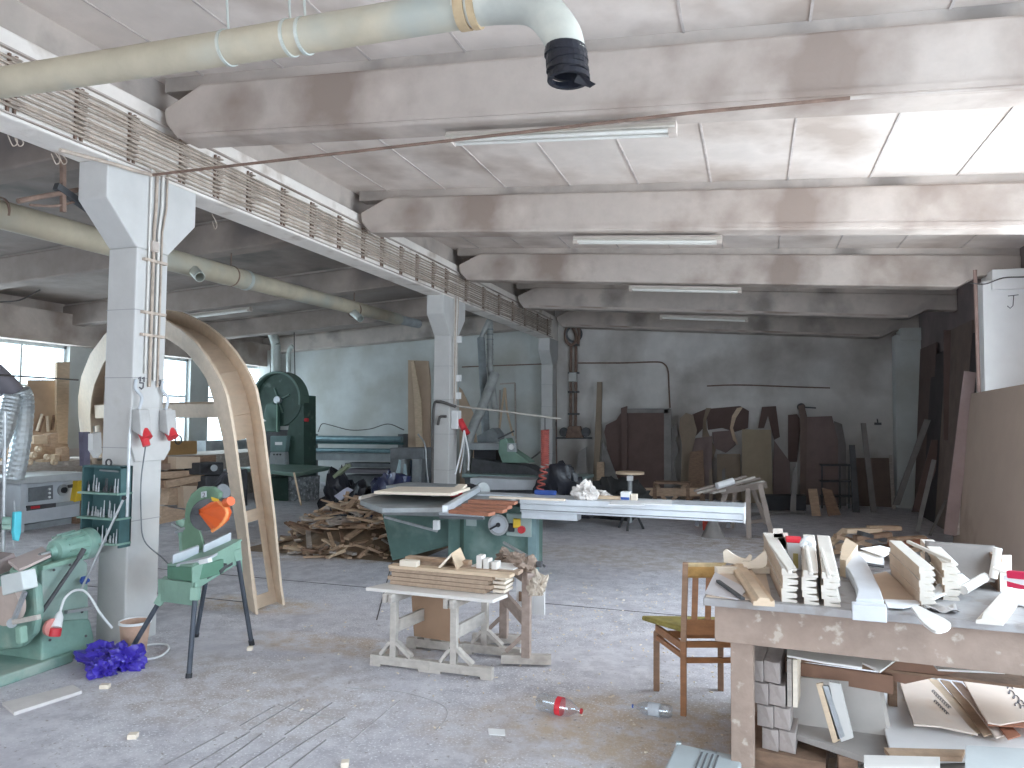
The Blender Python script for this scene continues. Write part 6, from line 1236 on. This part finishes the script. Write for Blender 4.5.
S = [([(680, 418), (686, 413), (693, 415), (697, 430), (692, 452), (691, 470), (680, 470), (682, 445), (679, 430)], 16.3, dk3, 'yellowish curved template between the dark door and the brown templates'),
     ([(691, 415), (708, 408), (706, 425), (694, 438), (690, 430)], 16.25, dk1, 'dark red brown pointed template at the top left of the template group'),
     ([(706, 409), (740, 406), (749, 411), (748, 428), (735, 432), (722, 428), (708, 430)], 16.35, dk1, 'wide dark red brown template at the top of the template group'),
     ([(712, 432), (732, 430), (736, 445), (726, 453), (714, 448)], 16.2, dk4, 'mauve disc like template under the wide dark one'),
     ([(706, 408), (711, 408), (706, 420), (707, 430), (716, 450), (712, 462), (702, 440), (703, 420)], 16.1, dk3, 'thin curved template strip, left one of the group'),
     ([(737, 408), (743, 407), (736, 418), (733, 428), (738, 445), (733, 440), (730, 428), (732, 416)], 16.05, pine, 'pale bow shaped strip in the template group'),
     ([(683, 440), (712, 436), (712, 490), (684, 490)], 16.45, dk4, 'mauve rectangular panel low in the template group, left'),
     ([(717, 454), (740, 454), (742, 492), (716, 492)], 16.4, dk3, 'tan rectangular panel low in the template group, middle'),
     ([(690, 452), (703, 450), (704, 480), (692, 500), (687, 500)], 16.0, brown_wood, 'dark upright bundle of battens before the template group'),
     ([(742, 429), (771, 430), (773, 500), (742, 500)], 16.1, mat('khaki_board', (.31, .245, .17), .85, .1, 4, .08), 'khaki rectangular board standing in the middle of the back wall'),
     ([(762, 407), (776, 406), (780, 437), (774, 440), (768, 416), (764, 428), (758, 428)], 16.4, dk1, 'dark arched template behind the khaki board'),
     ([(774, 440), (790, 462), (790, 498), (772, 498)], 16.4, dk4, 'mauve wide panel right of the khaki board'),
     ([(788, 415), (797, 414), (801, 420), (797, 462), (788, 462)], 16.35, dk1, 'narrow dark panel hanging left of the tall mauve sheet'),
     ([(801, 417), (832, 416), (838, 440), (838, 498), (803, 500)], 16.2, dk4, 'tall mauve brown sheet leaning at the back wall'),
     ([(798, 406), (804, 404), (807, 416), (806, 500), (800, 500), (800, 420)], 16.15, dk2, 'tall narrow brown board at the left edge of the tall mauve sheet'),
     ([(834, 421), (842, 424), (846, 445), (846, 498), (836, 498)], 16.3, dkg, 'greyish sheet behind the right edge of the tall mauve sheet'),
     ([(855, 458), (889, 458), (892, 486), (857, 488)], 16.4, dk2, 'low wide brown sheet right of the metal posts')]
for si, (pts, Y, mm, lb) in enumerate(S):
    low = max(y for x, y in pts)
    if low < 470: Y = 16.76-.006*si
    m = ptrace(MB(), pts, Y, .03)
    if low >= 470:
        zs = min(v.z for v in m.v)
        for v in m.v:
            if v.z < zs+.22: v.z = .004
    one(m, 'shaped_sheet', mm, lb, 'panel', 'boards leaning on the back wall')
for i, (x, w_) in enumerate(((700, 4), (709, 3), (722, 3))): panel([(x, 470), (x+w_, 468), (x+w_+1, 503), (x, 502)], 15.9, .04, (brown_wood, dk3, dkg)[i], 'thin_batten', ('brown', 'tan', 'grey')[i]+' short batten standing before the template group', 'batten')
t = thing('wall_lamp_arm', 'dark knob with a short arm above the tall mauve sheet', 'bracket', U(801, 407, Y=16.6))
c = U(801, 407, Y=16.6); MB().cyl(c, c+Vector((0, -.1, 0)), .08, 12).build('knob', dark_metal, t); MB().bar(c, U(816, 408, Y=16.6), .02, .03).build('arm', dark_metal, t)
# rack with posts at the right of the mauve sheet
t = thing('steel_rack', 'thin dark steel rack with shelves in front of the tall mauve sheet', 'rack', U(835, 505, Z=0))
for y in (465, 481, 496): MB().bar(U(820, y, Y=15.6), U(851, y, Y=15.6), .3, .025).build('shelf', dark_metal, t)
for x in (822, 840, 849): MB().bar(U(x, 465, Y=15.6), U(x, 508.4, Y=15.6), .03, .03).build('post', dark_metal, t)
panel([(849.5, 445), (855, 445), (860, 513), (853, 513)], 15.2, .05, dark_metal, 'dark_post', 'short dark post leaning right of the steel rack', 'post')
panel([(861, 423), (866, 423), (877, 512.5), (871, 512.5)], 15.2, .06, dkg, 'dark_post', 'taller dark post leaning right of the short one', 'post')
c = U(878, 424, Y=16.7); t = thing('wall_hook', 'small dark hook on the back wall near the far right corner', 'hook', c); MB().box(c.x-.06, c.x+.06, 16.66, 16.76, c.z-.02, c.z+.03).build('plate', dark_metal, t); MB().bar(c, c+Vector((-.02, -.05, .1)), .02, .02).build('pin', dark_metal, t)
panel([(889, 455), (892, 455), (896, 509), (892, 509)], 15.8, .03, old_wood, 'pale_stick', 'pale thin stick standing right of the low wide brown sheet', 'stick')
# X braced trestle with battens
t = thing('x_trestle', 'brown trestle bench with crossed legs between the carriage end and the template panels', 'trestle', U(680, 505, Y=13.5))
Yt = 13.2
MB().bar(U(655, 482, Y=Yt), U(690, 483, Y=Yt), .4, .03).build('top_board', brown_wood, t)
for a, b in (((656, 483), (674, 500)), ((686, 484), (660, 500)), ((655, 483), (655, 504)), ((688, 483), (688, 504))): q = U(*b, Y=Yt); q.z = 0; MB().bar(U(*a, Y=Yt), q, .06, .07, (0, 1, 0)).build('leg', tan_wood if a[0] in (656, 686) else brown_wood, t)
MB().bar(U(636, 492, Y=Yt), U(700, 492, Y=Yt), .05, .14).build('low_board', tan_wood, t)
# sawhorse table with sticks
t = thing('old_sawhorse', 'old sawhorse with splayed legs beyond the end of the saw carriage', 'sawhorse', U(745, 535, Z=0))
sh = mat('dim_sawhorse_wood', (.30, .25, .22), .85, .15, bump=.15, scale=4)
tl = U(726, 488, Y=11.7); tr = U(765, 484, Y=11.7)
for a, b in (((748, 488), (749, 538)), ((760, 484), (773, 541)), ((752, 486), (766, 524)), ((727, 490), (712, 533)), ((735, 489), (732, 528))):
    q = U(*b, Z=0); MB().bar(U(a[0], a[1], Y=q.y+.0), q, .07, .06, (0, 1, 0)).build('leg', sh, t)
MB().bar(U(722, 491, Y=11.6), U(766, 485, Y=11.4), .10, .09).build('top_beam', sh, t)
MB().bar(U(751, 522, Y=11.4), U(768, 520, Y=11.35), .04, .05).build('cross_bar', sh, t)
for i, (x0_, y0_, x1_, y1_) in enumerate(((694, 491, 746, 476), (697, 493, 755, 477), (703, 493, 760, 478), (712, 493, 764, 481), (700, 490, 740, 478), (710, 493, 762, 484))):
    one(MB().bar(U(x0_, y0_, Y=11.2+.1*i), U(x1_, y1_, Y=11.4+.1*i), .05, .03), 'timber_stick', trestle_w if i % 2 else sh, 'dusty stick lying slanted across the old sawhorse', 'stick', 'sticks on the old sawhorse')
one(MB().cyl(U(717, 486, Y=11.15), U(733, 481, Y=11.3), .05, 12), 'foil_roll', white_pl, 'short white roll lying on the sticks of the old sawhorse', 'roll')
one(MB().cyl(U(703, 526, Y=11.9), U(717, 526, Y=11.9), .10, 14), 'red_container', mat('dull_red', (.45, .05, .03), .6, .1, 5, 0), 'red container under the end of the saw carriage', 'container')
t = thing('dust_pan', 'grey cone shaped hood on the floor near the red container', 'hood', U(712, 537, Z=0))
MB().lathe([(.17, 0), (.16, .02), (.05, .26), (.045, .36)], U(713, 537, Z=0), (0, 0, 1), 18).build('cone', dkg, t, smooth=40)
# low dark bench in front of the back wall
t = thing('low_bench', 'low dark bench standing before the khaki board', 'bench', U(785, 512, Z=0))
ptrace(MB(), [(763, 496), (806, 496), (806, 511), (764, 511)], 14.6, .35).build('body', mat('near_black_paint', (.03, .03, .035), .7, .2, 5, .05), t)
ptrace(MB(), [(762, 511), (805, 511), (805, 515), (762, 515)], 14.5, .5).build('base_board', dkg, t)
for i, (pts, mm) in enumerate(((((808, 489), (817, 489), (821, 516), (812, 516)), tan_wood), (((822, 488), (832, 490), (841, 515), (828, 516)), brown_wood), (((793, 470), (797, 464), (796, 512), (790, 512)), dkg))):
    panel(pts, 14.3, .05, mm, 'standing_offcut', ('tan offcut standing before the tall mauve sheet', 'brown offcut standing right of the tan one before the mauve sheet', 'grey lath leaning over the low dark bench')[i], 'offcut')
one(MB().bar(U(700, 516, Z=.03), U(800, 512, Z=.03), .08, .04), 'floor_lath', dkg, 'long grey lath on the far floor before the low dark bench', 'lath')
# right hand side: dark leaning timber in the corner
t = thing('corner_shelter', 'dark plywood sheets leaning on the right wall beyond the bright column', 'boards', (2.9, 13, 0))
for i, (y0_, y1_, xb, h_, mm) in enumerate(((14.7, 16.0, 2.90, 3.1, dk1), (13.6, 15.0, 2.84, 2.9, mat('near_black_wood', (.05, .04, .04), .8, .2, 5, .1)), (12.4, 13.9, 2.82, 3.2, dk2), (11.2, 12.6, 2.78, 3.0, MATS['near_black_wood']))):
    MB().ext([(xb, y0_, .01), (xb, y1_, .01), (3.05, y1_, h_), (3.05, y0_, h_)], (.025, 0, .0)).build('sheet', mm, t)
P = [([(906, 424), (922, 419), (931, 419), (931, 505), (905, 500)], 15.4, dkg), ]
one(MB().ext([U(x, y, Y=14.6) for x, y in ((925, 419), (931, 420), (912, 470), (900, 505), (893, 505))], (0, .05, 0)), 'leaning_board', dkg, 'grey wide board leaning left at the foot of the far right column', 'board')
one(MB().ext([U(x, y, Y=14.0) for x, y in ((932, 440), (938, 440), (936, 470), (920, 512), (912, 512))], (0, .05, 0)), 'leaning_board', dk1, 'dark board leaning left in front of the grey wide one', 'board')
one(MB().ext([U(x, y, Y=12.6) for x, y in ((944, 330), (951, 330), (948, 440), (944, 440))], (0, .04, 0)), 'hanging_board', dk1, 'dark narrow board standing high in the right corner', 'board')
for i, (x0_, y0_, x1_, y1_, w_, mm, lb) in enumerate(((970, 372, 950, 535, .14, mat('mauve_plank', (.30, .22, .21), .8, .1, 4, .08), 'wide mauve plank leaning beside the big fibreboard, farthest right'),
        (971, 427, 957, 535, .05, old_wood, 'pale weathered lath leaning before the mauve plank'), (975, 440, 962, 540, .04, brown_wood, 'brown thin lath leaning next to the pale one'),
        (934, 460, 917, 532, .06, dkg, 'grey lath leaning in the dark right corner'), (946, 500, 930, 535, .04, dkg, 'short grey lath low in the dark right corner'))):
    Y0 = 10.6 if i < 3 else 12.4
    a = U(x0_, y0_, Y=Y0+.3); b = U(x1_, y1_, Y=Y0-.1); one(MB().bar(a, b, .03, w_, (1, 0, 0)), 'leaning_lath', mm, lb, 'lath')
one(MB().tube([U(975, 270, Y=10.30), U(979, 392, Y=10.30)], .022, 8), 'corner_pipe', mat('pinkish_brown_pipe', (.33, .22, .19), .7, .1, 5, .05), 'brown vertical pipe down the left edge of the bright column', 'pipe', smooth=50)
one(MB().tube(smoothpath([U(x, y, Y=10.25) for x, y in ((970, 283), (985, 284), (1003, 278), (1024, 277), (1040, 276))], 5), .008, 6), 'thin_wire', cable_d, 'thin dark wire crossing the top of the bright column', 'wire')
# big fibreboard leaning on right column
q = [Vector((2.62, 10.75, 2.06)), Vector((2.62, 7.9, 2.10)), Vector((2.36, 7.9, .005)), Vector((2.36, 10.75, .005))]
one(MB().ext(q, (.018, 0, -.005)), 'fibreboard_sheet', mat('big_mdf', (.40, .31, .255), .8, .04, 2, .03, spots=(1.6, .60, .72, (.33, .25, .20))), 'very large brown fibreboard sheet leaning on the right wall before the bright column', 'board')
one(MB().ext([v+Vector((-.10, .35, -.32 if v.z > 1 else 0)) for v in q[:1]]+[Vector((2.5, 10.2, 1.75)), Vector((2.0, 10.2, .005)), Vector((1.9, 11.1, .005))], (.015, 0, 0)), 'narrow_fibreboard', dk4, 'narrower darker sheet leaning behind the far edge of the big fibreboard', 'board') if False else None
